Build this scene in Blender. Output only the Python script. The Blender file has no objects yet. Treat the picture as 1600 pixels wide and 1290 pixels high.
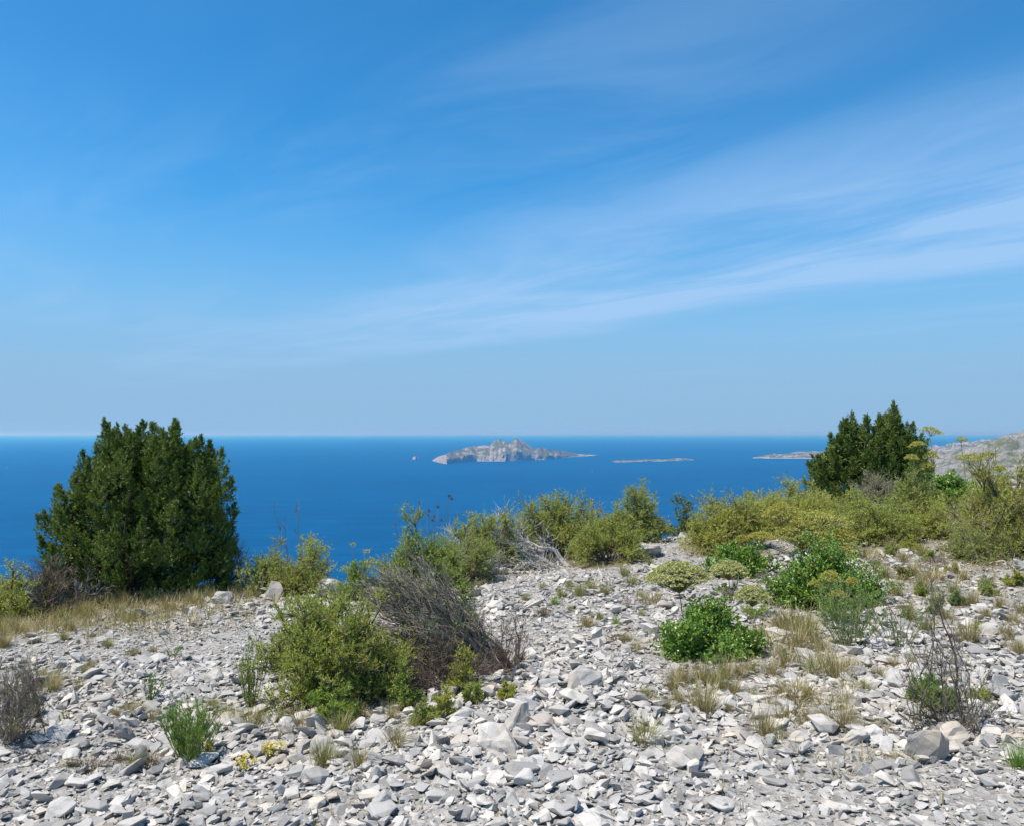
import bpy, bmesh, math
import numpy as np

# ------------------------------------------------------------------ camera, world, sun, exposure
SC = bpy.context.scene
COL = SC.collection
F = 1256.0                      # focal length in pixels of the 1600 px wide picture
PITCH = math.atan(32.0 / F)
EYE = 1.6
SEA = -280.0
R = math.radians

cam = bpy.data.cameras.new('camera')
cam.sensor_fit = 'HORIZONTAL'; cam.sensor_width = 36.0; cam.lens = 36.0 * F / 1600.0
cam.clip_start = 0.1; cam.clip_end = 2.0e6
camo = bpy.data.objects.new('camera', cam); COL.objects.link(camo)
camo.location = (0, 0, EYE); camo.rotation_euler = (math.pi / 2 + PITCH, 0, 0)
SC.camera = camo

SUN_DIR = np.array([-0.86, -0.26, 0.0]); SUN_DIR /= np.linalg.norm(SUN_DIR)
SUN_EL = R(64)
sun = bpy.data.lights.new('sun', 'SUN'); sun.energy = 5.0; sun.angle = R(0.5); sun.color = (1.0, 0.945, 0.865)
suno = bpy.data.objects.new('sun', sun); COL.objects.link(suno)
sd = np.array([SUN_DIR[0] * math.cos(SUN_EL), SUN_DIR[1] * math.cos(SUN_EL), math.sin(SUN_EL)])
from mathutils import Vector
suno.rotation_euler = Vector(sd).to_track_quat('Z', 'Y').to_euler()

W = bpy.data.worlds.new('World'); SC.world = W; W.use_nodes = True


class NT:
    """short-hand for building node trees"""
    def __init__(s, tree):
        s.t = tree; s.n = tree.nodes; s.l = tree.links
    def new(s, typ, **kw):
        nd = s.n.new(typ)
        for k, v in kw.items():
            setattr(nd, k, v)
        return nd
    def put(s, inp, val):
        if isinstance(val, bpy.types.NodeSocket):
            s.l.new(val, inp)
        else:
            inp.default_value = val
    def math(s, op, a, b=None, c=None, clamp=False):
        nd = s.new('ShaderNodeMath', operation=op, use_clamp=clamp)
        for i, x in enumerate((a, b, c)):
            if x is not None:
                s.put(nd.inputs[i], x)
        return nd.outputs[0]
    def mix(s, fac, a, b, mode='MIX'):
        nd = s.new('ShaderNodeMixRGB', blend_type=mode)
        s.put(nd.inputs[0], fac); s.put(nd.inputs[1], a); s.put(nd.inputs[2], b)
        return nd.outputs[0]
    def step(s, x, lo, hi):
        nd = s.new('ShaderNodeMapRange', interpolation_type='SMOOTHSTEP')
        s.put(nd.inputs[0], x); s.put(nd.inputs[1], lo); s.put(nd.inputs[2], hi)
        return nd.outputs[0]
    def noise(s, vec, scale, detail=4.0, rough=0.55, dist=0.0, dim='3D'):
        nd = s.new('ShaderNodeTexNoise', noise_dimensions=dim)
        if vec is not None:
            s.l.new(vec, nd.inputs['Vector'])
        nd.inputs['Scale'].default_value = scale; nd.inputs['Detail'].default_value = detail
        nd.inputs['Roughness'].default_value = rough; nd.inputs['Distortion'].default_value = dist
        return nd.outputs[0]
    def xyz(s, x, y, z):
        nd = s.new('ShaderNodeCombineXYZ')
        for i, q in enumerate((x, y, z)):
            s.put(nd.inputs[i], q)
        return nd.outputs[0]
    def ramp(s, fac, stops):
        nd = s.new('ShaderNodeValToRGB'); s.put(nd.inputs[0], fac)
        el = nd.color_ramp.elements
        while len(el) < len(stops):
            el.new(0.5)
        for e, (p, c) in zip(el, stops):
            e.position = p; e.color = (*c, 1)
        return nd.outputs[0]


def build_world():
    n = NT(W.node_tree); n.n.clear()
    sky = n.new('ShaderNodeTexSky', sky_type='NISHITA')
    sky.sun_disc = False; sky.sun_elevation = SUN_EL
    sky.sun_rotation = math.atan2(SUN_DIR[0], SUN_DIR[1])
    sky.altitude = 280; sky.air_density = 1.0; sky.dust_density = 0.0; sky.ozone_density = 3.0
    base = n.mix(1.0, sky.outputs[0], (0.34, 1.24, 1.66, 1), 'MULTIPLY')       # the photograph's deep summer blue
    tc = n.new('ShaderNodeTexCoord')
    sp = n.new('ShaderNodeSeparateXYZ'); n.l.new(tc.outputs['Generated'], sp.inputs[0])
    dz = n.math('MAXIMUM', sp.outputs[2], 0.02)
    px = n.math('DIVIDE', sp.outputs[0], dz); py = n.math('DIVIDE', sp.outputs[1], dz)
    # cirrus on a high level sheet: s runs across the streaks, t along them
    s = n.math('ADD', n.math('MULTIPLY', px, 0.78), n.math('MULTIPLY', py, 0.63))
    t = n.math('ADD', n.math('MULTIPLY', px, -0.63), n.math('MULTIPLY', py, 0.78))
    st = n.xyz(s, t, 0.0)
    hazy = n.math('SUBTRACT', 1.0, n.step(sp.outputs[2], 0.03, 0.32))
    base = n.mix(hazy, base, (2.9, 5.0, 7.5, 1))                           # pale summer haze low in the sky, all round
    warp = n.noise(n.xyz(n.math('MULTIPLY', s, 0.5), n.math('MULTIPLY', t, 0.22), 3.1), 1.0, 2, 0.5)
    sw = n.math('ADD', s, n.math('MULTIPLY', n.math('SUBTRACT', warp, 0.5), 1.7))
    strk = n.noise(n.xyz(n.math('MULTIPLY', sw, 1.25), n.math('MULTIPLY', t, 0.42), 0.7), 1.0, 6, 0.6, 0.35)
    fine = n.noise(n.xyz(n.math('MULTIPLY', sw, 5.0), n.math('MULTIPLY', t, 1.1), 5.7), 1.0, 4, 0.6, 0.5)
    big = n.noise(n.xyz(n.math('MULTIPLY', s, 0.42), n.math('MULTIPLY', t, 0.24), 11.3), 1.0, 2, 0.5)
    band = n.math('MULTIPLY', n.step(sw, 2.05, 3.9), n.math('SUBTRACT', 1.0, n.step(sw, 4.7, 5.8)))
    band = n.math('MULTIPLY', band, n.math('SUBTRACT', 1.0, n.math('MULTIPLY', n.step(t, 2.5, 9.5), 0.6)))
    wisp = n.math('MULTIPLY', n.step(strk, 0.16, 0.74), n.math('ADD', 0.56, n.math('MULTIPLY', fine, 0.75)))
    d1 = n.math('MULTIPLY', n.math('MULTIPLY', band, wisp), 1.3)
    thin = n.math('MULTIPLY', n.math('MULTIPLY', n.step(big, 0.40, 0.72), n.step(strk, 0.34, 0.75)), 0.30)
    cl = n.math('ADD', n.math('MINIMUM', d1, 0.74), n.math('MULTIPLY', thin, n.math('SUBTRACT', 1.0, band)), clamp=True)
    cl = n.math('MULTIPLY', cl, n.step(sp.outputs[2], 0.03, 0.13))
    colr = n.mix(cl, base, (4.1, 6.3, 9.4, 1))
    bg = n.new('ShaderNodeBackground'); n.l.new(colr, bg.inputs[0]); bg.inputs[1].default_value = 0.083
    out = n.new('ShaderNodeOutputWorld'); n.l.new(bg.outputs[0], out.inputs[0])


build_world()
SC.view_settings.view_transform = 'Standard'; SC.view_settings.look = 'None'
SC.view_settings.exposure = 0.27; SC.view_settings.gamma = 1.0
SC.render.engine = 'CYCLES'
cy = SC.cycles
cy.use_denoising = True; cy.max_bounces = 6; cy.diffuse_bounces = 3; cy.glossy_bounces = 2
cy.transmission_bounces = 3; cy.volume_bounces = 1; cy.transparent_max_bounces = 4
cy.caustics_reflective = False; cy.caustics_refractive = False

# ------------------------------------------------------------------ small maths
rng = np.random.default_rng(11)


def nrm(v):
    return v / np.maximum(np.linalg.norm(v, axis=-1, keepdims=True), 1e-9)


def runit(*shape):
    return nrm(rng.normal(size=(*shape, 3)))


_perm = np.random.default_rng(3).random(65536)


def vnoise(x, y, seed=0):
    """value noise in 0..1, any array"""
    xi = np.floor(x).astype(np.int64); yi = np.floor(y).astype(np.int64)
    fx = x - xi; fy = y - yi
    fx = fx * fx * (3 - 2 * fx); fy = fy * fy * (3 - 2 * fy)
    def h(a, b):
        return _perm[(a * 7349 + b * 19391 + seed * 977 + (a * b) % 4099) % 65536]
    return (h(xi, yi) * (1 - fx) + h(xi + 1, yi) * fx) * (1 - fy) + (h(xi, yi + 1) * (1 - fx) + h(xi + 1, yi + 1) * fx) * fy


def fbm(x, y, oct=4, seed=0, gain=0.5):
    a, s, t = 1.0, 0.0, 0.0
    for o in range(oct):
        s = s + a * (vnoise(x * 2 ** o + 17.3 * o, y * 2 ** o - 9.1 * o, seed + o) - 0.5); t += a; a *= gain
    return s / t


_cx = np.array([-700, -8, -5.2, -3.5, -2.6, -1.8, -0.6, 0.5, 2.4, 5, 9, 12, 20, 60, 700], float)
_cy = np.array([6.5, 8.0, 9.6, 10.8, 10.9, 10.4, 11.0, 12.2, 13.4, 15.5, 18.5, 20, 22, 30, 60], float)


def zfun(x, y):
    x = np.asarray(x, float); y = np.asarray(y, float)
    yc = np.interp(x, _cx, _cy)
    t = (y - yc) / 0.9
    drop = 0.55 * 0.9 * np.where(t > 30, t, np.log1p(np.exp(np.minimum(t, 30))))
    rise = 0.045 * 20 * np.tanh(x / 20)
    r = np.hypot(x, y)
    near = 0.16 * fbm(x * 0.45, y * 0.45, 3, 5) + 0.075 * fbm(x * 1.7, y * 1.7, 3, 9)
    far = np.clip((r - 30) / 200, 0, 1) * 30 * fbm(x * 0.012, y * 0.012, 4, 21)
    return rise - drop + near * np.clip((r - 0.5) / 2, 0, 1) + far


def ray(u, v):
    a = (u - 800.0) / F; b = (645.0 - v) / F
    return np.array([a, math.cos(PITCH) - b * math.sin(PITCH), math.sin(PITCH) + b * math.cos(PITCH)])


_ks = np.geomspace(2.0, 60.0, 900)


def gp(u, v):
    """where the line of sight of photo point (u, v) meets the ground"""
    d = ray(u, v)
    p = d[None] * _ks[:, None]; z = zfun(p[:, 0], p[:, 1]); i = int(np.argmax(p[:, 2] + EYE < z)) or len(_ks) - 1
    return np.array([p[i, 0], p[i, 1], z[i]])


def at(u, v, y):
    d = ray(u, v); k = y / d[1]
    return np.array([d[0] * k, y, EYE + d[2] * k])


def gd(u, y):
    """the ground under photo column u at distance y"""
    x = (u - 800.0) / F * y
    return np.array([x, y, float(zfun(x, y))])


# ------------------------------------------------------------------ mesh building
class MB:
    def __init__(s):
        s.v = []; s.n = 0; s.f = {3: [], 4: []}; s.r = []; s.m = {3: [], 4: []}
    def add(s, v, f, rnd=None, mat=0):
        v = np.asarray(v, np.float32).reshape(-1, 3); f = np.asarray(f, np.int64)
        if not len(v) or not len(f):
            return s
        s.f[f.shape[1]].append(f + s.n); s.m[f.shape[1]].append(np.full(len(f), mat, np.int32))
        s.v.append(v); s.n += len(v)
        s.r.append(np.zeros(len(v), np.float32) if rnd is None else np.broadcast_to(np.asarray(rnd, np.float32), (len(v),)))
        return s
    def mesh(s, name, mats, smooth=False):
        me = bpy.data.meshes.new(name)
        v = np.concatenate(s.v); me.vertices.add(len(v)); me.vertices.foreach_set('co', v.ravel())
        loops, tot, mi = [], [], []
        for k in (3, 4):
            if s.f[k]:
                a = np.concatenate(s.f[k]); loops.append(a.ravel()); tot.append(np.full(len(a), k)); mi.append(np.concatenate(s.m[k]))
        loops = np.concatenate(loops).astype(np.int32); tot = np.concatenate(tot).astype(np.int32); mi = np.concatenate(mi)
        me.loops.add(len(loops)); me.loops.foreach_set('vertex_index', loops)
        me.polygons.add(len(tot)); st = np.concatenate([[0], np.cumsum(tot)[:-1]]).astype(np.int32)
        me.polygons.foreach_set('loop_start', st); me.polygons.foreach_set('loop_total', tot)
        me.polygons.foreach_set('material_index', mi.astype(np.int32))
        me.polygons.foreach_set('use_smooth', np.full(len(tot), smooth))
        at_ = me.attributes.new('rnd', 'FLOAT', 'POINT'); at_.data.foreach_set('value', np.concatenate(s.r).astype(np.float32))
        for m in (mats if isinstance(mats, (list, tuple)) else [mats]):
            me.materials.append(m)
        me.update(calc_edges=True)
        return me
    def build(s, name, mats, parent=None, smooth=False):
        if not s.n:
            return None
        return link(name, s.mesh(name, mats, smooth), parent)


def link(name, data, parent=None):
    o = bpy.data.objects.new(name, data); COL.objects.link(o)
    if parent is not None:
        o.parent = parent
    return o


def tag(o, label=None, cat=None, group=None, kind=None):
    for k, v in (('label', label), ('category', cat), ('group', group), ('kind', kind)):
        if v:
            o[k] = v
    return o


def thing(name, loc, label, cat, group=None):
    o = link(name, None); o.location = [float(q) for q in loc]
    return tag(o, label, cat, group)


def copy_tree(o, parent=None):
    c = o.copy(); COL.objects.link(c); c.parent = parent
    for ch in [q for q in bpy.data.objects if q.parent == o]:
        copy_tree(ch, c)
    return c


def tubes(P, rad, sides=4):
    """P (N,K,3) centre lines, rad (N,K)"""
    N, K, _ = P.shape
    T = nrm(np.gradient(P, axis=1))
    ref = np.repeat(runit(N)[:, None], K, 1)
    U = nrm(np.cross(T, ref)); V = np.cross(T, U)
    a = np.arange(sides) * 2 * math.pi / sides
    ring = P[:, :, None] + rad[:, :, None, None] * (U[:, :, None] * np.cos(a)[None, None, :, None] + V[:, :, None] * np.sin(a)[None, None, :, None])
    i = np.arange(N)[:, None, None]; k = np.arange(K - 1)[None, :, None]; s = np.arange(sides)[None, None, :]
    b = i * K * sides + k * sides
    f = np.stack([b + s, b + (s + 1) % sides, b + sides + (s + 1) % sides, b + sides + s], -1)
    return ring.reshape(-1, 3), f.reshape(-1, 4), np.repeat(rng.random(N), K * sides)


def curves(A, B, K=6, lift=0.0, side=0.0, wig=0.0):
    """bent lines from A to B (N,3); lift and side bend them, wig makes them crooked"""
    N = len(A); L = np.linalg.norm(B - A, axis=1, keepdims=True)
    C = (A + B) / 2 + np.array([0, 0, 1.0]) * L * lift + runit(N) * L * side
    t = np.linspace(0, 1, K)[None, :, None]
    P = (1 - t) ** 2 * A[:, None] + 2 * t * (1 - t) * C[:, None] + t ** 2 * B[:, None]
    if wig:
        w = rng.normal(size=(N, K, 3)) * L[:, :, None] * wig; w[:, 0] = 0
        P = P + w
    return P


def along(P, n, t0=0.3, t1=1.0):
    """n random points and directions on every line"""
    N, K, _ = P.shape
    t = rng.uniform(t0, t1, (N, n)) * (K - 1); i = np.minimum(t.astype(int), K - 2); f = (t - i)[..., None]
    r = np.arange(N)[:, None]
    p = P[r, i] * (1 - f) + P[r, i + 1] * f
    return p.reshape(-1, 3), nrm(P[r, i + 1] - P[r, i]).reshape(-1, 3)


def shoots(P, n, L, t0, t1, fwd=1.0, out=0.7, up=0.4, K=4, wig=0.03, lift=0.0):
    p, d = along(P, n, t0, t1)
    dr = nrm(d * fwd + runit(len(p)) * out + np.array([0, 0, up]))
    ln = L * rng.uniform(0.55, 1.15, (len(p), 1))
    return curves(p, p + dr * ln, K, lift, 0.12, wig)


def leaves(p, d, L, Wd, tri=False):
    """one kite (or a triangle) for each leaf"""
    n = len(p); L = np.broadcast_to(np.asarray(L, float).reshape(-1, 1), (n, 1)) * rng.uniform(0.65, 1.25, (n, 1))
    Wd = np.broadcast_to(np.asarray(Wd, float).reshape(-1, 1), (n, 1)) * rng.uniform(0.75, 1.2, (n, 1))
    s = nrm(np.cross(d, runit(n))); rr = rng.random(n)
    if tri:
        v = np.stack([p - s * Wd / 2, p + s * Wd / 2, p + d * L], 1)
        return v.reshape(-1, 3), np.arange(n * 3).reshape(-1, 3), np.repeat(rr, 3)
    nn = np.cross(d, s)
    m = p + d * L * 0.45 + nn * Wd * 0.15
    v = np.stack([p, m - s * Wd / 2, p + d * L, m + s * Wd / 2], 1)
    return v.reshape(-1, 3), np.arange(n * 4).reshape(-1, 4), np.repeat(rr, 4)


def leafy(P, n, L, Wd, t0=0.15, fwd=0.6, out=0.8, up=0.3, tri=False):
    p, d = along(P, n, t0, 1.0)
    return leaves(p, nrm(d * fwd + runit(len(p)) * out + np.array([0, 0, up])), L, Wd, tri)


# ------------------------------------------------------------------ materials
def new_mat(name):
    m = bpy.data.materials.new(name); m.use_nodes = True
    n = NT(m.node_tree); n.n.clear()
    n.out = n.new('ShaderNodeOutputMaterial')
    return m, n


def principled(n, colr, rough=0.8, spec=0.3, normal=None):
    b = n.new('ShaderNodeBsdfPrincipled')
    n.put(b.inputs['Base Color'], colr); n.put(b.inputs['Roughness'], rough); n.put(b.inputs['Specular IOR Level'], spec)
    if normal is not None:
        n.l.new(normal, b.inputs['Normal'])
    return b


def rnd_of(n):
    a = n.new('ShaderNodeAttribute', attribute_name='rnd'); return a.outputs['Fac']


def leaf_mat(name, cols, rough=0.55, trans=0.28, spec=0.35, patch=None, patch_scale=3.0):
    """cols: from dark to light, spread over the leaves at random; patch: colour of browned clumps"""
    m, n = new_mat(name)
    k = len(cols) - 1
    c = n.ramp(rnd_of(n), [(i / k, q) for i, q in enumerate(cols)])
    g = n.new('ShaderNodeNewGeometry')
    if patch:
        c = n.mix(n.math('MULTIPLY', n.step(n.noise(g.outputs['Position'], patch_scale, 2), 0.52, 0.72), 0.5), c, (*patch, 1))
    c2 = n.mix(1.0, c, (1.25, 1.2, 0.6, 1), 'MULTIPLY')
    b = principled(n, c, rough, spec)
    tr = n.new('ShaderNodeBsdfTranslucent'); n.l.new(c2, tr.inputs[0])
    mx = n.new('ShaderNodeMixShader'); mx.inputs[0].default_value = trans
    n.l.new(b.outputs[0], mx.inputs[1]); n.l.new(tr.outputs[0], mx.inputs[2]); n.l.new(mx.outputs[0], n.out.inputs[0])
    return m


def wood_mat(name, c1, c2, scale=30.0):
    m, n = new_mat(name)
    tc = n.new('ShaderNodeTexCoord')
    nz = n.noise(tc.outputs['Object'], scale, 4)
    f = n.math('ADD', n.math('MULTIPLY', rnd_of(n), 0.6), n.math('MULTIPLY', nz, 0.45))
    c = n.ramp(f, [(0.15, c1), (0.85, c2)])
    bp = n.new('ShaderNodeBump'); bp.inputs['Strength'].default_value = 0.5; bp.inputs['Distance'].default_value = 0.01
    n.l.new(nz, bp.inputs['Height'])
    n.l.new(principled(n, c, 0.85, 0.2, bp.outputs[0]).outputs[0], n.out.inputs[0])
    return m


def stone_mat(name, src, base=1.0, warm=0.0):
    m, n = new_mat(name)
    tc = n.new('ShaderNodeTexCoord'); g = n.new('ShaderNodeNewGeometry')
    if src == 'object':
        r = n.new('ShaderNodeObjectInfo').outputs['Random']
    else:
        r = rnd_of(n)
    k = base
    body = n.ramp(r, [(0.0, (0.25 * k, 0.238 * k, 0.222 * k)), (0.25, (0.385 * k, 0.364 * k, 0.334 * k)), (0.6, (0.475 * k, 0.447 * k, 0.407 * k)),
                      (0.85, (0.555 * k, 0.52 * k, 0.467 * k)), (1.0, (0.61 * k, 0.545 * k, 0.455 * k))])
    p = g.outputs['Position']
    n1 = n.noise(p, 9.0, 5, 0.6); n2 = n.noise(p, 38.0, 5, 0.65); n3 = n.noise(p, 3.1, 3, 0.5)
    c = n.mix(n.math('MULTIPLY', n.step(n1, 0.47, 0.66), 0.55), body, (0.205, 0.192, 0.175, 1))       # lichen-grey patches
    c = n.mix(n.math('MULTIPLY', n.step(n3, 0.55 - warm, 0.72 - warm), 0.6), c, (0.47, 0.385, 0.29, 1))   # tan stain
    c = n.mix(n.math('MULTIPLY', n.step(n2, 0.56, 0.75), 0.35), c, (0.62, 0.59, 0.54, 1))
    bp = n.new('ShaderNodeBump'); bp.inputs['Strength'].default_value = 0.55; bp.inputs['Distance'].default_value = 0.012
    n.l.new(n.math('ADD', n.math('MULTIPLY', n1, 1.2), n.math('MULTIPLY', n2, 0.6)), bp.inputs['Height'])
    n.l.new(principled(n, c, 0.9, 0.15, bp.outputs[0]).outputs[0], n.out.inputs[0])
    return m


M = {}
M['stone'] = stone_mat('limestone', 'object', 1.0)
M['scree'] = stone_mat('limestone_scree', 'rnd', 1.0)
M['rock'] = stone_mat('limestone_boulder', 'object', 0.98, 0.10)
M['juniper'] = leaf_mat('juniper_green', [(0.045, 0.084, 0.018), (0.098, 0.160, 0.031), (0.173, 0.230, 0.044), (0.245, 0.277, 0.077)], 0.5, 0.25)
M['rosemary'] = leaf_mat('rosemary_green', [(0.191, 0.249, 0.068), (0.321, 0.389, 0.094), (0.472, 0.499, 0.126), (0.577, 0.563, 0.217)], 0.6, 0.5, patch=(0.22, 0.18, 0.09))
M['bright'] = leaf_mat('fresh_green', [(0.143, 0.234, 0.038), (0.222, 0.333, 0.054), (0.327, 0.413, 0.080), (0.470, 0.469, 0.136)], 0.6, 0.28)
M['olive'] = leaf_mat('olive_green', [(0.169, 0.227, 0.069), (0.294, 0.363, 0.104), (0.420, 0.469, 0.147), (0.533, 0.517, 0.246)], 0.65, 0.5, patch=(0.24, 0.17, 0.10))
M['yellowgreen'] = leaf_mat('yellow_green', [(0.237, 0.276, 0.053), (0.379, 0.418, 0.090), (0.522, 0.530, 0.137), (0.589, 0.551, 0.221)], 0.65, 0.5, patch=(0.26, 0.20, 0.10))
M['glossy'] = leaf_mat('dark_glossy_green', [(0.059, 0.138, 0.019), (0.107, 0.226, 0.030), (0.175, 0.334, 0.042), (0.270, 0.415, 0.070), (0.30, 0.30, 0.06)], 0.34, 0.2, 0.5)
M['greygreen'] = leaf_mat('grey_green', [(0.128, 0.205, 0.061), (0.203, 0.306, 0.092), (0.300, 0.390, 0.133)], 0.6, 0.25)
M['umbel'] = leaf_mat('umbel_green', [(0.356, 0.383, 0.138), (0.488, 0.488, 0.207), (0.607, 0.581, 0.289)], 0.7, 0.25)
M['umbel_yellow'] = leaf_mat('umbel_yellow', [(0.312, 0.325, 0.065), (0.450, 0.429, 0.091), (0.562, 0.507, 0.156)], 0.7, 0.25)
M['dry'] = leaf_mat('dry_straw', [(0.172, 0.167, 0.057), (0.310, 0.259, 0.121), (0.437, 0.362, 0.190), (0.529, 0.448, 0.276)], 0.7, 0.25)
M['drygreen'] = leaf_mat('half_dry_grass', [(0.132, 0.172, 0.040), (0.251, 0.264, 0.073), (0.356, 0.324, 0.132), (0.488, 0.409, 0.211)], 0.7, 0.25)
M['grass'] = leaf_mat('green_grass', [(0.123, 0.228, 0.033), (0.210, 0.332, 0.065), (0.332, 0.437, 0.114)], 0.6, 0.3)
M['brown'] = leaf_mat('withered_brown', [(0.10, 0.075, 0.045), (0.19, 0.14, 0.085), (0.28, 0.215, 0.13)], 0.8, 0.15)
M['purple'] = leaf_mat('purple_petals', [(0.23, 0.11, 0.24), (0.34, 0.19, 0.33), (0.40, 0.29, 0.36)], 0.7, 0.3)
M['yellow'] = leaf_mat('yellow_petals', [(0.66, 0.47, 0.01), (0.78, 0.60, 0.02), (0.85, 0.70, 0.06)], 0.6, 0.2)
M['twig'] = wood_mat('brown_twig', (0.085, 0.07, 0.055), (0.22, 0.18, 0.14))
M['redtwig'] = wood_mat('reddish_twig', (0.11, 0.08, 0.06), (0.27, 0.205, 0.155))
M['greytwig'] = wood_mat('grey_dead_twig', (0.12, 0.097, 0.078), (0.34, 0.29, 0.24))
M['deadwood'] = wood_mat('bleached_deadwood', (0.30, 0.275, 0.25), (0.58, 0.55, 0.51))
M['bark'] = wood_mat('juniper_bark', (0.06, 0.045, 0.035), (0.17, 0.13, 0.10))
M['stalk'] = wood_mat('green_stalk', (0.12, 0.14, 0.05), (0.26, 0.25, 0.12))
M['straw_stalk'] = wood_mat('straw_stalk', (0.24, 0.19, 0.11), (0.42, 0.35, 0.22))


def ground_material():
    m, n = new_mat('stony_ground')
    g = n.new('ShaderNodeNewGeometry'); p = g.outputs['Position']
    a = n.new('ShaderNodeAttribute', attribute_name='rnd').outputs['Fac']       # where soil and dry litter lie between the stones
    v = n.new('ShaderNodeTexVoronoi', feature='F1'); n.l.new(p, v.inputs['Vector']); v.inputs['Scale'].default_value = 26
    n1 = n.noise(p, 5.0, 5); n2 = n.noise(p, 60.0, 4, 0.6)
    grit = n.ramp(v.outputs['Color'], [(0.0, (0.22, 0.205, 0.18)), (0.5, (0.37, 0.345, 0.31)), (1.0, (0.50, 0.47, 0.42))])
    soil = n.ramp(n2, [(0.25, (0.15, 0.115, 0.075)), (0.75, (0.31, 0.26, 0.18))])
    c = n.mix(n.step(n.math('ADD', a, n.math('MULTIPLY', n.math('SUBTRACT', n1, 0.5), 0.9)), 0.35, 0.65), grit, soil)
    sp = n.new('ShaderNodeSeparateXYZ'); n.l.new(p, sp.inputs[0])
    far = n.mix(n.step(n.noise(p, 0.35, 4), 0.42, 0.6), (0.08, 0.10, 0.035, 1), (0.40, 0.39, 0.37, 1))
    c = n.mix(n.step(sp.outputs[2], -1.5, -4.0), c, far)                        # scrub and rock of the slope below
    bp = n.new('ShaderNodeBump'); bp.inputs['Strength'].default_value = 0.8; bp.inputs['Distance'].default_value = 0.03
    n.l.new(n.math('ADD', v.outputs['Distance'], n2), bp.inputs['Height'])
    n.l.new(principled(n, c, 0.95, 0.1, bp.outputs[0]).outputs[0], n.out.inputs[0])
    return m


def sea_material():
    m, n = new_mat('sea_water')
    g = n.new('ShaderNodeNewGeometry'); p = g.outputs['Position']
    mp = n.new('ShaderNodeMapping'); mp.inputs['Scale'].default_value = (0.35, 1.0, 1.0); n.l.new(p, mp.inputs[0])
    w1 = n.noise(mp.outputs[0], 0.035, 5, 0.6); w2 = n.noise(mp.outputs[0], 0.0011, 4, 0.5); w3 = n.noise(mp.outputs[0], 0.011, 4, 0.65)
    c = n.mix(n.step(w2, 0.35, 0.68), (0.0004, 0.060, 0.158, 1), (0.0006, 0.071, 0.182, 1))
    c = n.mix(n.math('MULTIPLY', n.step(w3, 0.40, 0.66), 0.7), c, (0.0012, 0.086, 0.214, 1))
    c = n.mix(n.math('MULTIPLY', n.step(w1, 0.45, 0.7), 0.5), c, (0.0004, 0.047, 0.140, 1))
    bp = n.new('ShaderNodeBump'); bp.inputs['Strength'].default_value = 0.22; bp.inputs['Distance'].default_value = 3.0
    n.l.new(w1, bp.inputs['Height'])
    b = principled(n, c, 0.5, 0.08, bp.outputs[0]); b.inputs['IOR'].default_value = 1.33
    n.l.new(b.outputs[0], n.out.inputs[0])
    return m


def coast_material(green=0.5, fine=0.04, k=1.0):
    m, n = new_mat('limestone_coast')
    g = n.new('ShaderNodeNewGeometry'); p = g.outputs['Position']
    sp = n.new('ShaderNodeSeparateXYZ'); n.l.new(g.outputs['Normal'], sp.inputs[0])
    pz = n.new('ShaderNodeSeparateXYZ'); n.l.new(p, pz.inputs[0])
    mp = n.new('ShaderNodeMapping'); mp.inputs['Scale'].default_value = (1, 1, 1.5); n.l.new(p, mp.inputs[0])
    n1 = n.noise(mp.outputs[0], fine, 6, 0.66); n2 = n.noise(p, fine * 0.33, 4, 0.6)
    rock = n.ramp(n1, [(0.3, (0.20 * k, 0.182 * k, 0.162 * k)), (0.5, (0.42 * k, 0.39 * k, 0.355 * k)), (0.72, (0.68 * k, 0.64 * k, 0.59 * k))])
    scrub = n.ramp(n1, [(0.35, (0.055, 0.075, 0.03)), (0.65, (0.15, 0.155, 0.075))])
    flat = n.step(sp.outputs[2], 0.45, 0.8)
    patch = n.step(n.math('ADD', n.math('MULTIPLY', n2, 0.6), n.math('MULTIPLY', n1, 0.5)), 0.60 - 0.16 * green, 0.70 - 0.16 * green)
    c = n.mix(n.math('MULTIPLY', flat, patch), rock, scrub)
    dots = n.step(n.noise(p, fine * 3.2, 3, 0.6), 0.56, 0.64)
    c = n.mix(n.math('MULTIPLY', dots, n.math('MULTIPLY', flat, 0.8)), c, (0.055, 0.07, 0.035, 1))      # dark green dots for single bushes
    c = n.mix(n.step(pz.outputs[2], SEA + 7.0, SEA + 2.0), c, (0.42, 0.40, 0.37, 1))
    n.l.new(principled(n, c, 0.95, 0.1).outputs[0], n.out.inputs[0])
    return m


M['ground'] = ground_material(); M['sea'] = sea_material(); M['coast'] = coast_material(0.8, 0.03, 0.8); M['hill'] = coast_material(0.5, 0.05, 0.6)

# ------------------------------------------------------------------ ground
PLANT_SOIL = []      # (x, y, radius) under the plants: litter and soil, few stones


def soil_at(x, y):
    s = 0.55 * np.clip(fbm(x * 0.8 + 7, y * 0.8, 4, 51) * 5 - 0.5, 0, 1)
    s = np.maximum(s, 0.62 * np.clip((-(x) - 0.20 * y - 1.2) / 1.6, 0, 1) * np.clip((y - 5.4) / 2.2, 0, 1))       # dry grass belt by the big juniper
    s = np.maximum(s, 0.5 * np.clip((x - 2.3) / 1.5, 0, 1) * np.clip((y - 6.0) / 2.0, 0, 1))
    for (a, b, r) in PLANT_SOIL:
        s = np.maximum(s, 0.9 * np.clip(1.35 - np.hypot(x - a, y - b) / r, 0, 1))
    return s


def geo(a, b, n):
    return np.sign(a) * np.geomspace(abs(a), abs(b), n)


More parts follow.
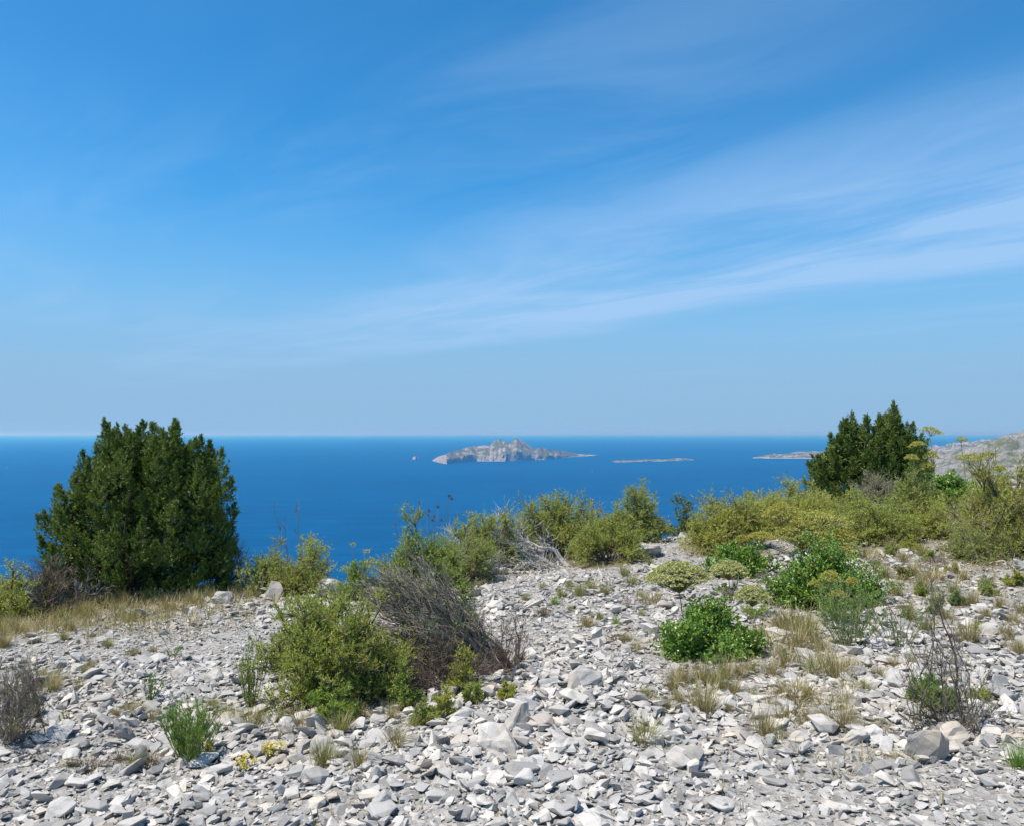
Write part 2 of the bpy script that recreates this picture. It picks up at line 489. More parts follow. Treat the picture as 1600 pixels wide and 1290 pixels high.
def build_ground():
    xs = np.concatenate([np.geomspace(700, 12.5, 34) * -1, np.arange(-12, 16.01, 0.17), np.geomspace(16.6, 700, 34)])
    ys = np.concatenate([np.geomspace(320, 1.0, 22) * -1, np.arange(-0.6, 28.01, 0.17), np.geomspace(28.6, 900, 40)])
    X, Y = np.meshgrid(xs, ys); Z = np.maximum(zfun(X, Y), SEA - 12)
    nx, ny = len(xs), len(ys)
    i = np.arange(nx - 1)[None, :]; j = np.arange(ny - 1)[:, None]; b = j * nx + i
    f = np.stack([b, b + 1, b + nx + 1, b + nx], -1).reshape(-1, 4)
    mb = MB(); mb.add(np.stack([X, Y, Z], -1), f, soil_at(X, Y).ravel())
    o = mb.build('ground', M['ground'], smooth=True)
    return tag(o, 'pale grey limestone scree slope with dry grass in the front', 'ground', kind='structure')


def grid_sheet(P):
    ny, nx, _ = P.shape
    i = np.arange(nx - 1)[None, :]; j = np.arange(ny - 1)[:, None]; b = j * nx + i
    return P.reshape(-1, 3), np.stack([b, b + 1, b + nx + 1, b + nx], -1).reshape(-1, 4)


def build_sea():
    mb = MB(); q = 400000.0
    xs = np.array([-q, -60000, -15000, -4000, 4000, 15000, 60000, q]); X, Y = np.meshgrid(xs, xs)
    v, f = grid_sheet(np.stack([X, Y, np.full_like(X, SEA)], -1)); mb.add(v, f)
    tag(mb.build('sea', M['sea']), 'calm deep blue sea reaching to the hazy horizon', 'sea', kind='structure')


def island(name, label, tops, base, depth, mat, cliff=0.5, rough=0.12, nu=220, nv=64, seed=1):
    """tops, base: skyline and waterline as photo points; depth: metres from waterline to ridge"""
    tops = np.array(tops, float); base = np.array(base, float)
    u = np.linspace(base[0, 0], base[-1, 0], nu)
    vt = np.interp(u, tops[:, 0], tops[:, 1]); vb = np.interp(u, base[:, 0], base[:, 1])
    df = -SEA * F / (vb - 677.0) * 1.0
    e = np.clip(np.minimum(np.arange(nu), np.arange(nu)[::-1]) / (0.12 * nu), 0.03, 1) ** 0.6
    dr = df + depth * e; zr = np.maximum(EYE - dr * (vt - 677.0) / F, SEA + 2)
    H = zr - SEA
    t = np.linspace(-0.06, 2.1, nv)[:, None]
    D = df + (dr - df) * t
    cl = cliff * (0.75 + 0.55 * fbm(u / 7.0, u * 0 + 3.3, 4, seed))
    ft = np.clip(t / 0.14, 0, 1); ft = ft * ft * (3 - 2 * ft)
    up = np.where(t < 1, cl * ft + (1 - cl) * np.clip((t - 0.1) / 0.9, 0, 1) ** 1.25, np.clip(1 - ((t - 1) / 1.05), 0, 1) ** 0.9)
    X = (u - 800.0) / F * D
    nz = fbm(X / 60.0, D / 110.0, 5, seed + 40, 0.66)
    rid = 1 - np.abs(fbm(X / 140.0, D / 260.0, 4, seed + 60, 0.6)) * 4
    body = np.clip(up, 0, 1)
    Z = SEA - 5 + (H + 5) * body + H.max() * rough * (nz * 1.6 + (rid - 0.6) * 0.45) * np.clip(body * 2.2, 0, 1) * np.clip(e * 1.4, 0.2, 1)
    Z = np.where(t < 0, SEA - 8, Z)
    D2 = D + (55.0 * fbm(X / 75.0, Z / 70.0 + D / 300.0, 4, seed + 80, 0.6) + 26.0 * fbm(X / 30.0, Z / 45.0, 3, seed + 90)) * np.clip(e, 0.15, 1)
    P = np.stack([(u - 800.0) / F * D2, D2, Z], -1)
    mb = MB(); v, f = grid_sheet(P); mb.add(v, f)
    return tag(mb.build(name, mat), label, 'island' if 'isl' in name else 'headland', kind='structure')


def build_coast():
    island('island', 'large rocky island with twin peaks and pale cliffs out at sea',
           [(676, 718), (690, 710), (704, 706), (729, 699), (739, 696), (766, 694.5), (773, 687.5), (781, 685.5), (786, 689), (795, 691.5), (801, 687.5),
            (807, 684.5), (813, 687), (820, 690), (826, 694), (836, 702), (842, 697.5), (850, 700), (864, 702), (886, 705), (901, 708.5), (931, 709.6)],
           [(676, 719), (686, 722), (698, 724), (712, 722), (745, 719.5), (790, 719.5), (854, 717), (880, 714.5), (901, 712.5), (931, 710.6)],
           420, M['coast'], 0.55, 0.085, 320, 72, 4)
    island('islet', 'tiny pale islet just left of the large island', [(645, 714), (648, 711.5), (651, 712), (654, 715)], [(644.5, 716.5), (649, 717), (654.5, 716.5)], 60, M['coast'], 0.7, 0.1, 40, 24, 9)
    island('low_island', 'long flat low island to the right of the large one',
           [(956, 719.5), (966, 718), (990, 717.5), (1012, 717), (1040, 716.5), (1062, 715), (1072, 715.2), (1083, 717)],
           [(956, 721), (975, 720.8), (1010, 720), (1050, 719), (1070, 718.4), (1083, 717.8)], 90, M['coast'], 0.75, 0.12, 160, 32, 14)
    island('headland', 'long hazy headland tapering into the sea behind the right juniper',
           [(1176, 713.6), (1195, 711), (1220, 709), (1245, 706.5), (1260, 706), (1290, 703), (1340, 703), (1400, 700), (1450, 697), (1500, 690), (1560, 684), (1700, 674)],
           [(1176, 714.6), (1200, 715), (1240, 715.2), (1290, 715.5), (1360, 716), (1450, 717), (1560, 718), (1700, 719)], 600, M['coast'], 0.4, 0.14, 300, 48, 22)
    # nearer rocky hillside at the right edge
    nu, nv = 240, 90
    u = np.linspace(1330, 2250, nu)[None, :]; t = np.linspace(0, 1.7, nv)[:, None]
    top = np.interp(u, [1330, 1380, 1430, 1465, 1500, 1530, 1555, 1572, 1585, 1600, 1640, 1700, 1900, 2250], [800, 768, 735, 713, 704, 694.5, 688, 680.5, 680.5, 676.5, 674, 668, 662, 665])
    dn, dfr = 1250.0, 2900.0
    D = dn + (dfr - dn) * t
    ztop = EYE - dfr * (top - 677.0) / F
    z0 = SEA - 6.0
    up = np.where(t < 1, np.clip(t, 0, 1) ** 0.85, 1 - (t - 1) * 1.3)
    X = (u - 800.0) / F * D
    Z = z0 + (ztop - z0) * up
    Z = Z + 75 * fbm(X / 150, D / 150, 6, 71, 0.66) * np.clip(t * 3, 0, 1) * np.clip((u - 1330) / 120, 0, 1) + 14 * (1 - np.abs(fbm(X / 90, D / 130, 4, 75)) * 5) * np.clip(t * 2, 0, 1) * 0.5 * np.clip((u - 1330) / 120, 0, 1)
    Z = np.where(t < 0.02, SEA - 5, Z)
    mb = MB(); v, f = grid_sheet(np.stack([X, D + 0 * X, Z], -1)); mb.add(v, f)
    tag(mb.build('hill', M['hill']), 'hazy rocky hillside with white outcrops at the right edge', 'hill', kind='structure')


def build_haze():
    me = bpy.data.meshes.new('haze'); bm = bmesh.new(); bmesh.ops.create_cube(bm, size=1.0)
    q = 410000.0; lo, hi = SEA - 14.0, 75.0
    for v in bm.verts:
        v.co = (v.co.x * 2 * q, v.co.y * 2 * q, hi if v.co.z > 0 else lo)
    bm.to_mesh(me); bm.free()
    m = bpy.data.materials.new('sea_haze'); m.use_nodes = True; n = NT(m.node_tree); n.n.clear()
    o = n.new('ShaderNodeOutputMaterial'); vol = n.new('ShaderNodeVolumePrincipled')
    vol.inputs['Color'].default_value = (0.15, 0.545, 1.0, 1); vol.inputs['Absorption Color'].default_value = (1, 1, 1, 1); vol.inputs['Density'].default_value = 5.0e-5; vol.inputs['Anisotropy'].default_value = 0.47
    n.l.new(vol.outputs[0], o.inputs['Volume']); me.materials.append(m)
    tag(link('haze', me), 'thin blue sea haze softening the horizon and islands', 'haze', kind='stuff')


# ------------------------------------------------------------------ stones
def hull_mesh(npts, flat, bevel, mat, name, rough=0.0, sub=False, boxy=0.66):
    bm = bmesh.new()
    d = rng.normal(size=(npts, 3)); d /= np.linalg.norm(d, axis=1, keepdims=True)
    d = np.sign(d) * np.abs(d) ** boxy * rng.uniform(0.8, 1.05, (npts, 1))
    d *= np.array([1.0, rng.uniform(0.55, 0.9), flat])
    sh = rng.normal(0, 0.22, 2)
    for p in d:
        bm.verts.new((p[0] * 0.5 + p[2] * sh[0], p[1] * 0.5 + p[2] * sh[1], p[2] * 0.5))
    r = bmesh.ops.convex_hull(bm, input=bm.verts)
    bmesh.ops.delete(bm, geom=[g for g in set(r['geom_interior'] + r['geom_unused']) if isinstance(g, bmesh.types.BMVert)], context='VERTS')
    bmesh.ops.dissolve_limit(bm, angle_limit=R(11), verts=bm.verts, edges=bm.edges)
    if bevel:
        bmesh.ops.bevel(bm, geom=list(bm.edges), offset=bevel, segments=1, profile=0.5, affect='EDGES', clamp_overlap=True)
    if sub:
        bmesh.ops.triangulate(bm, faces=bm.faces)
        bmesh.ops.subdivide_edges(bm, edges=list(bm.edges), cuts=2, use_grid_fill=True)
    if rough:
        s = rng.uniform(0, 50)
        c = np.array([v.co[:] for v in bm.verts]); c2 = fbm(c[:, 0] * 4 + s, c[:, 1] * 4 + c[:, 2] * 5.3, 3, 8) + fbm(c[:, 2] * 9 + s, c[:, 0] * 2.2, 2, 3)
        c = c + nrm(c) * c2[:, None] * rough
        for v, q in zip(bm.verts, c):
            v.co = q
    bmesh.ops.triangulate(bm, faces=bm.faces)
    bmesh.ops.recalc_face_normals(bm, faces=bm.faces)
    me = bpy.data.meshes.new(name); bm.to_mesh(me); bm.free()
    if mat:
        me.materials.append(mat)
    return me


def rotmats(n, tilt):
    yaw = rng.uniform(0, 2 * math.pi, n); ax = rng.uniform(0, 2 * math.pi, n); an = np.abs(rng.normal(0, tilt, n))
    kx, ky = np.cos(ax), np.sin(ax); z0 = np.zeros(n); c, s = np.cos(an), np.sin(an); C = 1 - c
    Rt = np.stack([np.stack([c + kx * kx * C, kx * ky * C, ky * s], -1), np.stack([kx * ky * C, c + ky * ky * C, -kx * s], -1), np.stack([-ky * s, kx * s, c], -1)], -2)
    cy_, sy = np.cos(yaw), np.sin(yaw); o = np.ones(n)
    Rz = np.stack([np.stack([cy_, -sy, z0], -1), np.stack([sy, cy_, z0], -1), np.stack([z0, z0, o], -1)], -2)
    return Rt @ Rz


def build_scree(ground):
    from mathutils import Matrix
    fine = [hull_mesh(15, rng.uniform(0.22, 0.58), 0.022, M['stone'], 'stone') for _ in range(36)]
    plain = [hull_mesh(11, rng.uniform(0.22, 0.62), 0, None, 'scree_proto') for _ in range(26)]
    chip = [hull_mesh(7, rng.uniform(0.25, 0.65), 0, None, 'chip_proto') for _ in range(16)]
    def arr(me):
        v = np.zeros(len(me.vertices) * 3, np.float32); me.vertices.foreach_get('co', v)
        f = np.array([p.vertices[:] for p in me.polygons]); return v.reshape(-1, 3), f
    protos = [arr(m) for m in plain]; chips = [arr(m) for m in chip]
    def spots(d0, d1, dens):
        # the fan that the camera looks into, with a margin to either side
        area = 0.72 * (d1 * d1 - d0 * d0) + 4.4 * (d1 - d0); n = int(area * dens)
        y = np.sqrt(rng.uniform(d0 * d0, d1 * d1, n)); x = rng.uniform(-1, 1, n) * (0.72 * y + 2.2)
        keep = (y < np.interp(x, _cx, _cy) + 2.0) & (rng.random(n) > 0.9 * soil_at(x, y))
        return x[keep], y[keep]
    sets = []
    def layer(d0, d1, dens, med, sig, big, lo):
        x, y = spots(d0, d1, dens); s = np.minimum(med * np.exp(rng.normal(0, sig, len(x))), big)
        # uneven sorting: streaks of coarser and finer rubble
        s *= 0.72 + 0.75 * np.clip(0.5 + 1.7 * fbm(x * 0.9, y * 0.9, 3, 33), 0, 1)
        sets.append((x, y, s, lo))
    layer(2.9, 6.2, 640, 0.046, 0.44, 0.15, False)
    layer(2.9, 6.2, 520, 0.028, 0.32, 0.06, True)
    layer(6.2, 9.5, 285, 0.043, 0.46, 0.16, False)
    layer(6.2, 9.5, 330, 0.033, 0.30, 0.08, True)
    layer(9.5, 14, 150, 0.060, 0.45, 0.20, True)
    layer(14, 23, 34, 0.14, 0.4, 0.34, True)
    # large stones: the 300 that show largest become parts of the ground, one by one
    x, y = spots(3.0, 10.5, 2.2); s = 0.092 * np.exp(rng.normal(0, 0.32, len(x)))
    x2, y2, s2, _ = sets[0]; cat = (np.concatenate([x, x2]), np.concatenate([y, y2]), np.concatenate([np.minimum(s, 0.27), s2]))
    inside = np.abs(cat[0]) < 0.66 * cat[1] + 0.1
    order = np.argsort(-np.where(inside, cat[2] / cat[1], 0)); pick = order[:300]; rest = order[300:]
    sets[0] = (cat[0][rest], cat[1][rest], cat[2][rest], False)
    for k in pick:
        px, py, ps = float(cat[0][k]), float(cat[1][k]), float(cat[2][k])
        o = link('stone', fine[int(rng.integers(len(fine)))], ground)
        Rm = rotmats(1, 0.30)[0] * (ps * np.array([1.0, 1.0, 1.0]))[None, :]
        mw = Matrix.Identity(4)
        for a in range(3):
            for b in range(3):
                mw[a][b] = float(Rm[a, b])
        mw.translation = (px, py, float(zfun(px, py)) + ps * rng.uniform(0.04, 0.20))
        o.matrix_world = mw
    mb = MB()
    for (x, y, s, lo) in sets:
        pr = chips if lo else protos
        which = rng.integers(len(pr), size=len(x)); z = zfun(x, y)
        for k, (v, f) in enumerate(pr):
            q = which == k; n = int(q.sum())
            if not n:
                continue
            sc = s[q][:, None] * np.stack([np.ones(n), rng.uniform(0.75, 1.1, n), rng.uniform(0.7, 1.2, n)], -1)
            RM = rotmats(n, 0.40)
            V = np.einsum('nij,nvj->nvi', RM, v[None] * sc[:, None]) + np.stack([x[q], y[q], z[q] + s[q] * rng.uniform(0.02, 0.24, n)], -1)[:, None]
            mb.add(V.reshape(-1, 3), (f[None] + (np.arange(n) * len(v))[:, None, None]).reshape(-1, 3), np.repeat(rng.random(n), len(v)))
    o = mb.build('scree', M['scree'], ground); o['kind'] = 'stuff'
    for m in plain + chip:
        bpy.data.meshes.remove(m)


def rock(label, u, v, wpx, hpx, flat=0.6, yaw=None, name='boulder', mat='rock', depth=0.8):
    """a larger single rock whose foot stands at photo point (u, v)"""
    p = gp(u, v); k = p[1] / F
    me = hull_mesh(26, 0.9, 0.05, M[mat], name, 0.13, True, 0.9)
    o = link(name, me); w, h = wpx * k, hpx * k
    co = np.array([q.co[:] for q in me.vertices]); ext = co.max(0) - co.min(0)
    o.scale = (w / ext[0], w * depth / ext[1], h * 1.45 / ext[2])
    o.rotation_euler = (rng.normal(0, 0.07), rng.normal(0, 0.1), yaw if yaw is not None else rng.uniform(-0.3, 0.3))
    o.location = (p[0], p[1] + w * depth * 0.3, p[2] + h * 0.30)
    return tag(o, label, 'rock')


# ------------------------------------------------------------------ plants
def dome_tips(n, rx, ry, h, low=0.15, shell=0.75, power=2.2, lump=0.3):
    """points near the surface of an uneven dome standing on the origin"""
    ph = rng.uniform(0, 2 * math.pi, n); rho = rng.random(n) ** 0.55
    z = h * np.maximum(1 - rho ** power, low * rng.random(n)) * rng.uniform(shell, 1.0, n)
    lm = 1 + lump * 2 * (vnoise(ph * 1.6 + rng.uniform(0, 99), rho * 2.5, 12) - 0.5)
    return np.stack([rx * rho * np.cos(ph), ry * rho * np.sin(ph), z * lm], -1)


def shrub(name, label, cat, base, rx, h, leaf, wood, ry=None, stems=16, br=7, tw=8, lv=16, L=0.022, Wd=0.006, tri=False, low=0.15, power=2.8, shell=0.70,
          lean=(0, 0), lump=0.35, brl=0.32, twl=0.15, out=1.0, up=0.3, bare=0.0, group=None, t_leaf=0.1, width0=0.010, lift=0.12, leafout=0.8, extra_leaf=None, foot=0.12, skirt=0.28):
    ry = ry if ry else rx * 0.8; tri = tri or leaf != 'glossy'
    t = thing(name, base, label, cat, group)
    size = max(rx, h * 0.7)
    tips = dome_tips(stems, rx * (1 - brl * 0.55), ry * (1 - brl * 0.55), h * (1 - brl * 0.35), low, shell, power, lump)
    tips[:, 0] += lean[0] * tips[:, 2] / max(h, 0.01); tips[:, 1] += lean[1] * tips[:, 2] / max(h, 0.01)
    sk = rng.random(stems) < skirt; q = rng.uniform(0.65, 1.0, stems); a_ = rng.uniform(0, 6.283, stems)
    tips[sk] = np.stack([rx * q * np.cos(a_), ry * q * np.sin(a_), h * rng.uniform(0.06, 0.42, stems)], -1)[sk] * np.array([1 - brl * 0.5, 1 - brl * 0.5, 1])
    A = np.concatenate([tips[:, :2] * foot + rng.normal(0, 0.02, (stems, 2)), np.full((stems, 1), -0.03)], 1)
    S = curves(A, tips, 7, lift, 0.10, 0.02)
    B = shoots(S, br, brl * size, 0.30, 1.0, 0.75, out, up, 5, 0.03)
    lv = max(3, int(lv * 0.6)) if lv else 0; Wd = Wd * 1.15; L = L * 1.04
    T = shoots(B, tw, twl * size * 1.3, 0.10, 1.0, 0.65, out, up, 4, 0.03)
    # growth stops at the soil
    for P in (B, T):
        P[..., 2] = np.maximum(P[..., 2], 0.015)
    wd = MB(); w0 = width0 * size / 0.5
    wd.add(*tubes(S, np.linspace(1.0, 0.35, 7)[None] * w0 * rng.uniform(0.6, 1.2, (len(S), 1)), 5))
    wd.add(*tubes(B[:, ::2], np.linspace(0.42, 0.14, 3)[None] * w0 * np.ones((len(B), 1)), 3))
    Tw = T[rng.random(len(T)) < (0.30 if bare < 0.3 else 0.85)][:, ::3]
    wd.add(*tubes(Tw, np.array([[0.20, 0.09]]) * w0 * np.ones((len(Tw), 1)), 3))
    wd.build('branches', M[wood], t)
    lf = MB()
    keep = rng.random(len(T)) >= bare
    if lv and keep.any():
        lf.add(*leafy(T[keep], lv, L, Wd, t_leaf, 0.6, leafout, 0.25, tri))
        kb = rng.random(len(B)) >= bare
        if kb.any():
            lf.add(*leafy(B[kb], max(2, lv // 2), L, Wd, 0.55, 0.6, leafout, 0.25, tri))
        lf.build('foliage', M[leaf], t)
    if extra_leaf:
        mat, n2, L2, W2 = extra_leaf
        ex = MB(); sel = rng.random(len(T)) < 0.35; ex.add(*leafy(T[sel], n2, L2, W2, 0.5, 0.8, 0.6, 0.4, True)); ex.build('new_shoots', M[mat], t)
    PLANT_SOIL.append((base[0], base[1], rx * 0.95))
    return t


def in_poly(px, pz, poly):
    x0, z0 = poly[:, 0], poly[:, 1]; x1, z1 = np.roll(x0, -1), np.roll(z0, -1)
    c = ((z0[None] > pz[:, None]) != (z1[None] > pz[:, None]))
    xx = (x1 - x0)[None] * (pz[:, None] - z0[None]) / np.where(z1 == z0, 1e-9, z1 - z0)[None] + x0[None]
    return (np.sum(c & (px[:, None] < xx), 1) % 2) == 1


def edge_dist(px, pz, poly):
    a = poly; b = np.roll(poly, -1, 0); p = np.stack([px, pz], -1)[:, None]
    ab = (b - a)[None]; t = np.clip(((p - a[None]) * ab).sum(-1) / (ab ** 2).sum(-1), 0, 1)
    return np.linalg.norm(p - (a[None] + t[..., None] * ab), axis=-1).min(1)


def juniper(label, u, d, outline, ry, nplume, nsp, plen, prad, leaf=(0.030, 0.011), gap=1.55):
    """an evergreen of many upright plumes; outline: the crown's silhouette as photo points at distance d"""
    base = gd(u, d); t = thing('juniper_tree', base, label, 'tree')
    poly = np.array([(at(a, b, d) - base)[[0, 2]] for a, b in outline]); pc = np.array([poly[:, 0].mean(), poly[:, 1].max() * 0.5]); poly = pc + (poly - pc) * np.array([0.965, 0.99])
    lo, hi = poly.min(0), poly.max(0); half = 0.5 * min(hi - lo)
    n = nplume * 30; px = rng.uniform(lo[0], hi[0], n); pz = rng.uniform(lo[1], hi[1], n)
    ok = in_poly(px, pz, poly); px, pz = px[ok], pz[ok]; keep = []
    for i in range(len(px)):                      # plumes keep their distance from one another
        if len(keep) < nplume and (not keep or np.min(np.hypot(px[keep] - px[i], (pz[keep] - pz[i]) * 0.62)) > prad * gap):
            keep.append(i)
    px, pz = px[keep], pz[keep]; px, pz = np.concatenate([px, px + rng.normal(0, prad, len(px))]), np.concatenate([pz, pz + rng.normal(0, prad, len(pz))])
    ok = in_poly(px, pz, poly); first = (np.arange(len(px)) < len(keep))[ok]; px, pz = px[ok], pz[ok]
    e = np.clip(edge_dist(px, pz, poly) / half, 0, 1); th = ry * np.sqrt(1 - (1 - e) ** 2)
    side = np.where(first, -1, 1)
    tip = np.stack([px, side * th * rng.uniform(0.55, 1.10, len(px)), pz], -1)
    # plumes that stand on the outline itself
    per = np.concatenate([[poly], [np.roll(poly, -1, 0)]]); ne = nplume // 2
    i = rng.integers(len(poly), size=ne); f = rng.random((ne, 1)); rim = per[0][i] * (1 - f) + per[1][i] * f
    ctr0 = np.array([poly[:, 0].mean(), 0, lo[1] + 0.45 * (hi[1] - lo[1])])
    rim3 = np.stack([rim[:, 0], rng.normal(0, ry * 0.3, ne), rim[:, 1]], -1); rim3 = ctr0 + (rim3 - ctr0) * rng.uniform(0.78, 0.93, (ne, 1))
    top3 = np.stack([poly[:, 0], rng.normal(0, ry * 0.22, len(poly)), poly[:, 1]], -1)
    tip = np.concatenate([tip, rim3, top3])
    tip[:, 2] = np.maximum(tip[:, 2], 0.12)
    N = len(tip)
    outw = nrm(tip - np.array([ctr0[0] * 0.6, 0, 0.15 * hi[1]]))
    ax = nrm(outw * 0.42 + np.array([0, 0, 0.95]) + rng.normal(0, 0.11, (N, 3)))
    pl = plen * rng.uniform(0.6, 1.3, (N, 1)); pr = prad * rng.uniform(0.7, 1.3, (N, 1))
    # every plume is a pointed brush of small sprays, every spray a tuft of scale leaves
    q = rng.random((N, nsp)) ** 0.7
    rr = pr * np.minimum(1.0, (1 - q) * 1.9 + 0.06) * np.minimum(1.0, q * 2.2 + 0.35) * rng.uniform(0.3, 1.05, (N, nsp))
    rad = runit(N, nsp); rad = nrm(rad - (rad * ax[:, None]).sum(-1, keepdims=True) * ax[:, None])
    pos = tip[:, None] - ax[:, None] * (pl * (1 - q))[..., None] + rad * rr[..., None]
    dr = nrm(ax[:, None] * 0.95 + rad * (0.75 * (1 - q[..., None] ** 3)) + rng.normal(0, 0.22, (N, nsp, 3)))
    pos, dr = pos.reshape(-1, 3), dr.reshape(-1, 3)
    nl = 15; sp_len = leaf[0] * 2.6; tt = rng.random((len(pos), nl, 1)) ** 0.8
    d2 = nrm(dr[:, None] * 0.9 + runit(len(pos), nl) * 0.75)
    p2 = pos[:, None] + dr[:, None] * (tt - 0.5) * sp_len + runit(len(pos), nl) * sp_len * 0.16 * (1.15 - tt)
    lf = MB()
    v, fc, r_ = leaves(p2.reshape(-1, 3), d2.reshape(-1, 3), leaf[0], leaf[1], True); pv = np.repeat(rng.random(N), nsp * nl * 3); sv = np.repeat(rng.random(len(pos)), nl * 3)
    lf.add(v, fc, np.clip(0.3 * r_ + 0.4 * pv + 0.3 * sv, 0, 1))
    # dense inside of the crown
    m = 42000; ix = rng.uniform(lo[0], hi[0], m); iz = rng.uniform(lo[1], hi[1], m); k = in_poly(ix, iz, poly); ix, iz = ix[k], iz[k]
    e = np.clip(edge_dist(ix, iz, poly) / half, 0, 1); th = ry * np.sqrt(1 - (1 - e) ** 2)
    inn = np.stack([ix, th * rng.uniform(-0.32, 0.45, len(ix)), iz], -1); inn = inn[e > 0.14]
    lf.add(*leaves(inn, nrm(runit(len(inn)) + np.array([0, 0, 0.6])), leaf[0] * 1.9, leaf[1] * 2.6, True))
    lf.build('crown', M['juniper'], t)
    wd = MB(); nb = 46; sel = rng.choice(N, nb, replace=False)
    A = np.stack([rng.normal(0, 0.05, nb), rng.normal(0, 0.05, nb), np.full(nb, -0.05)], -1)
    S = curves(A, tip[sel] - ax[sel] * 0.1, 8, 0.10, 0.10, 0.02)
    wd.add(*tubes(S, np.linspace(0.028, 0.006, 8)[None] * np.ones((nb, 1)), 5))
    K = curves(np.array([[0, 0, -0.1]]), np.array([[ctr0[0] * 0.7, 0.05, hi[1] * 0.7]]), 9, 0.05, 0.1, 0.015)
    wd.add(*tubes(K, np.linspace(0.095, 0.02, 9)[None], 8))
    wd.build('trunk', M['bark'], t)
    PLANT_SOIL.append((base[0], base[1], max(abs(lo[0]), hi[0]) * 0.9))
    return t


def dead_shrub(name, label, cat, base, tips, wood, r0=0.008, br=6, tw=7, brl=0.25, twl=0.12, lift=0.1, leaf=None, group=None, spread=0.06, out=0.7, up=0.1, leafy_top=0.0, L=0.022, Wd=0.006, lv=10):
    t = thing(name, base, label, cat, group); n = len(tips)
    A = np.concatenate([rng.normal(0, spread, (n, 2)), np.full((n, 1), -0.02)], 1)
    S = curves(A, tips, 8, lift, 0.08, 0.015)
    B = shoots(S, br, brl, 0.2, 1.0, 1.0, out, up, 5, 0.04); T = shoots(B, tw, twl, 0.1, 1.0, 0.9, out, up, 4, 0.05)
    for P in (B, T):
        P[..., 2] = np.maximum(P[..., 2], 0.01)
    wd = MB()
    wd.add(*tubes(S, np.linspace(1, 0.3, 8)[None] * r0 * (rng.uniform(0.5, 1.2, (n, 1)) + 1.6 * (rng.random((n, 1)) < 0.14)), 5))
    wd.add(*tubes(B, np.linspace(0.36, 0.16, 5)[None] * r0 * np.ones((len(B), 1)), 3))
    wd.add(*tubes(T[:, [0, 2, 3]], np.linspace(0.2, 0.1, 3)[None] * r0 * np.ones((len(T), 1)), 3))
    wd.build('branches', M[wood], t)
    if leaf:
        sel = rng.random(len(T)) < leafy_top
        lf = MB(); lf.add(*leafy(T[sel], lv, L, Wd, 0.1, tri=True)); lf.build('foliage', M[leaf], t)
    return t


def blades(n, h, spread, width=0.004, bend=0.5, K=4):
    """a tuft of bent blades standing on the origin"""
    ph = rng.uniform(0, 2 * math.pi, n); rad = np.abs(rng.normal(0, spread * 0.35, n))
    A = np.stack([rad * np.cos(ph), rad * np.sin(ph), np.full(n, -0.01)], -1)
    ln = h * rng.uniform(0.45, 1.1, n); ph2 = ph + rng.normal(0, 0.7, n); tl = np.abs(rng.normal(0, bend, n))
    t = np.linspace(0, 1, K)[None, :]
    o = spread * 0.2 * t + (ln * np.sin(np.minimum(tl, 1.4)))[:, None] * t ** 1.8
    P = A[:, None] + np.stack([o * np.cos(ph2)[:, None], o * np.sin(ph2)[:, None], (ln * np.cos(np.minimum(tl, 1.3)))[:, None] * t], -1)
    sd_ = nrm(np.stack([-np.sin(ph2 + rng.normal(0, 0.8, n)), np.cos(ph2), np.zeros(n)], -1))[:, None]
    w = width * np.array([1, 0.9, 0.65, 0.15])[:K][None, :, None] * rng.uniform(0.6, 1.2, (n, 1, 1))
    v = np.stack([P - sd_ * w / 2, P + sd_ * w / 2], 2)
    i = np.arange(n)[:, None] * K * 2; k = np.arange(K - 1)[None] * 2; b = i + k
    f = np.stack([b, b + 1, b + 3, b + 2], -1).reshape(-1, 4)
    return v.reshape(-1, 3), f, np.repeat(rng.random(n), K * 2)


TUFTS = {}


def tuft_meshes():
    for key, mat, n, h, sp, bend in (('dry', 'dry', 230, 0.17, 0.09, 0.50), ('drygreen', 'drygreen', 230, 0.16, 0.09, 0.50), ('low', 'dry', 200, 0.09, 0.13, 0.8),
                                     ('tan', 'brown', 200, 0.10, 0.12, 0.75), ('green', 'grass', 190, 0.17, 0.08, 0.45)):
        TUFTS[key] = []
        for _ in range(6):
            mb = MB(); mb.add(*blades(n, h, sp, 0.0030, bend)); TUFTS[key].append(mb.mesh('grass_tuft', M[mat]))


def tuft(u, v, hpx, key, label, group=None, p=None):
    p = gp(u, v) if p is None else p
    o = link('grass_tuft', TUFTS[key][int(rng.integers(6))]); ref = {'dry': 0.17, 'drygreen': 0.16, 'low': 0.08, 'tan': 0.09, 'green': 0.17}[key]
    s = hpx * p[1] / F / ref; o.scale = (s * rng.uniform(0.85, 1.2), s * rng.uniform(0.85, 1.2), s); o.rotation_euler = (rng.normal(0, 0.06), rng.normal(0, 0.06), rng.uniform(0, 6.28)); o.location = [float(q) for q in p]
    return tag(o, label, 'grass tuft', group)


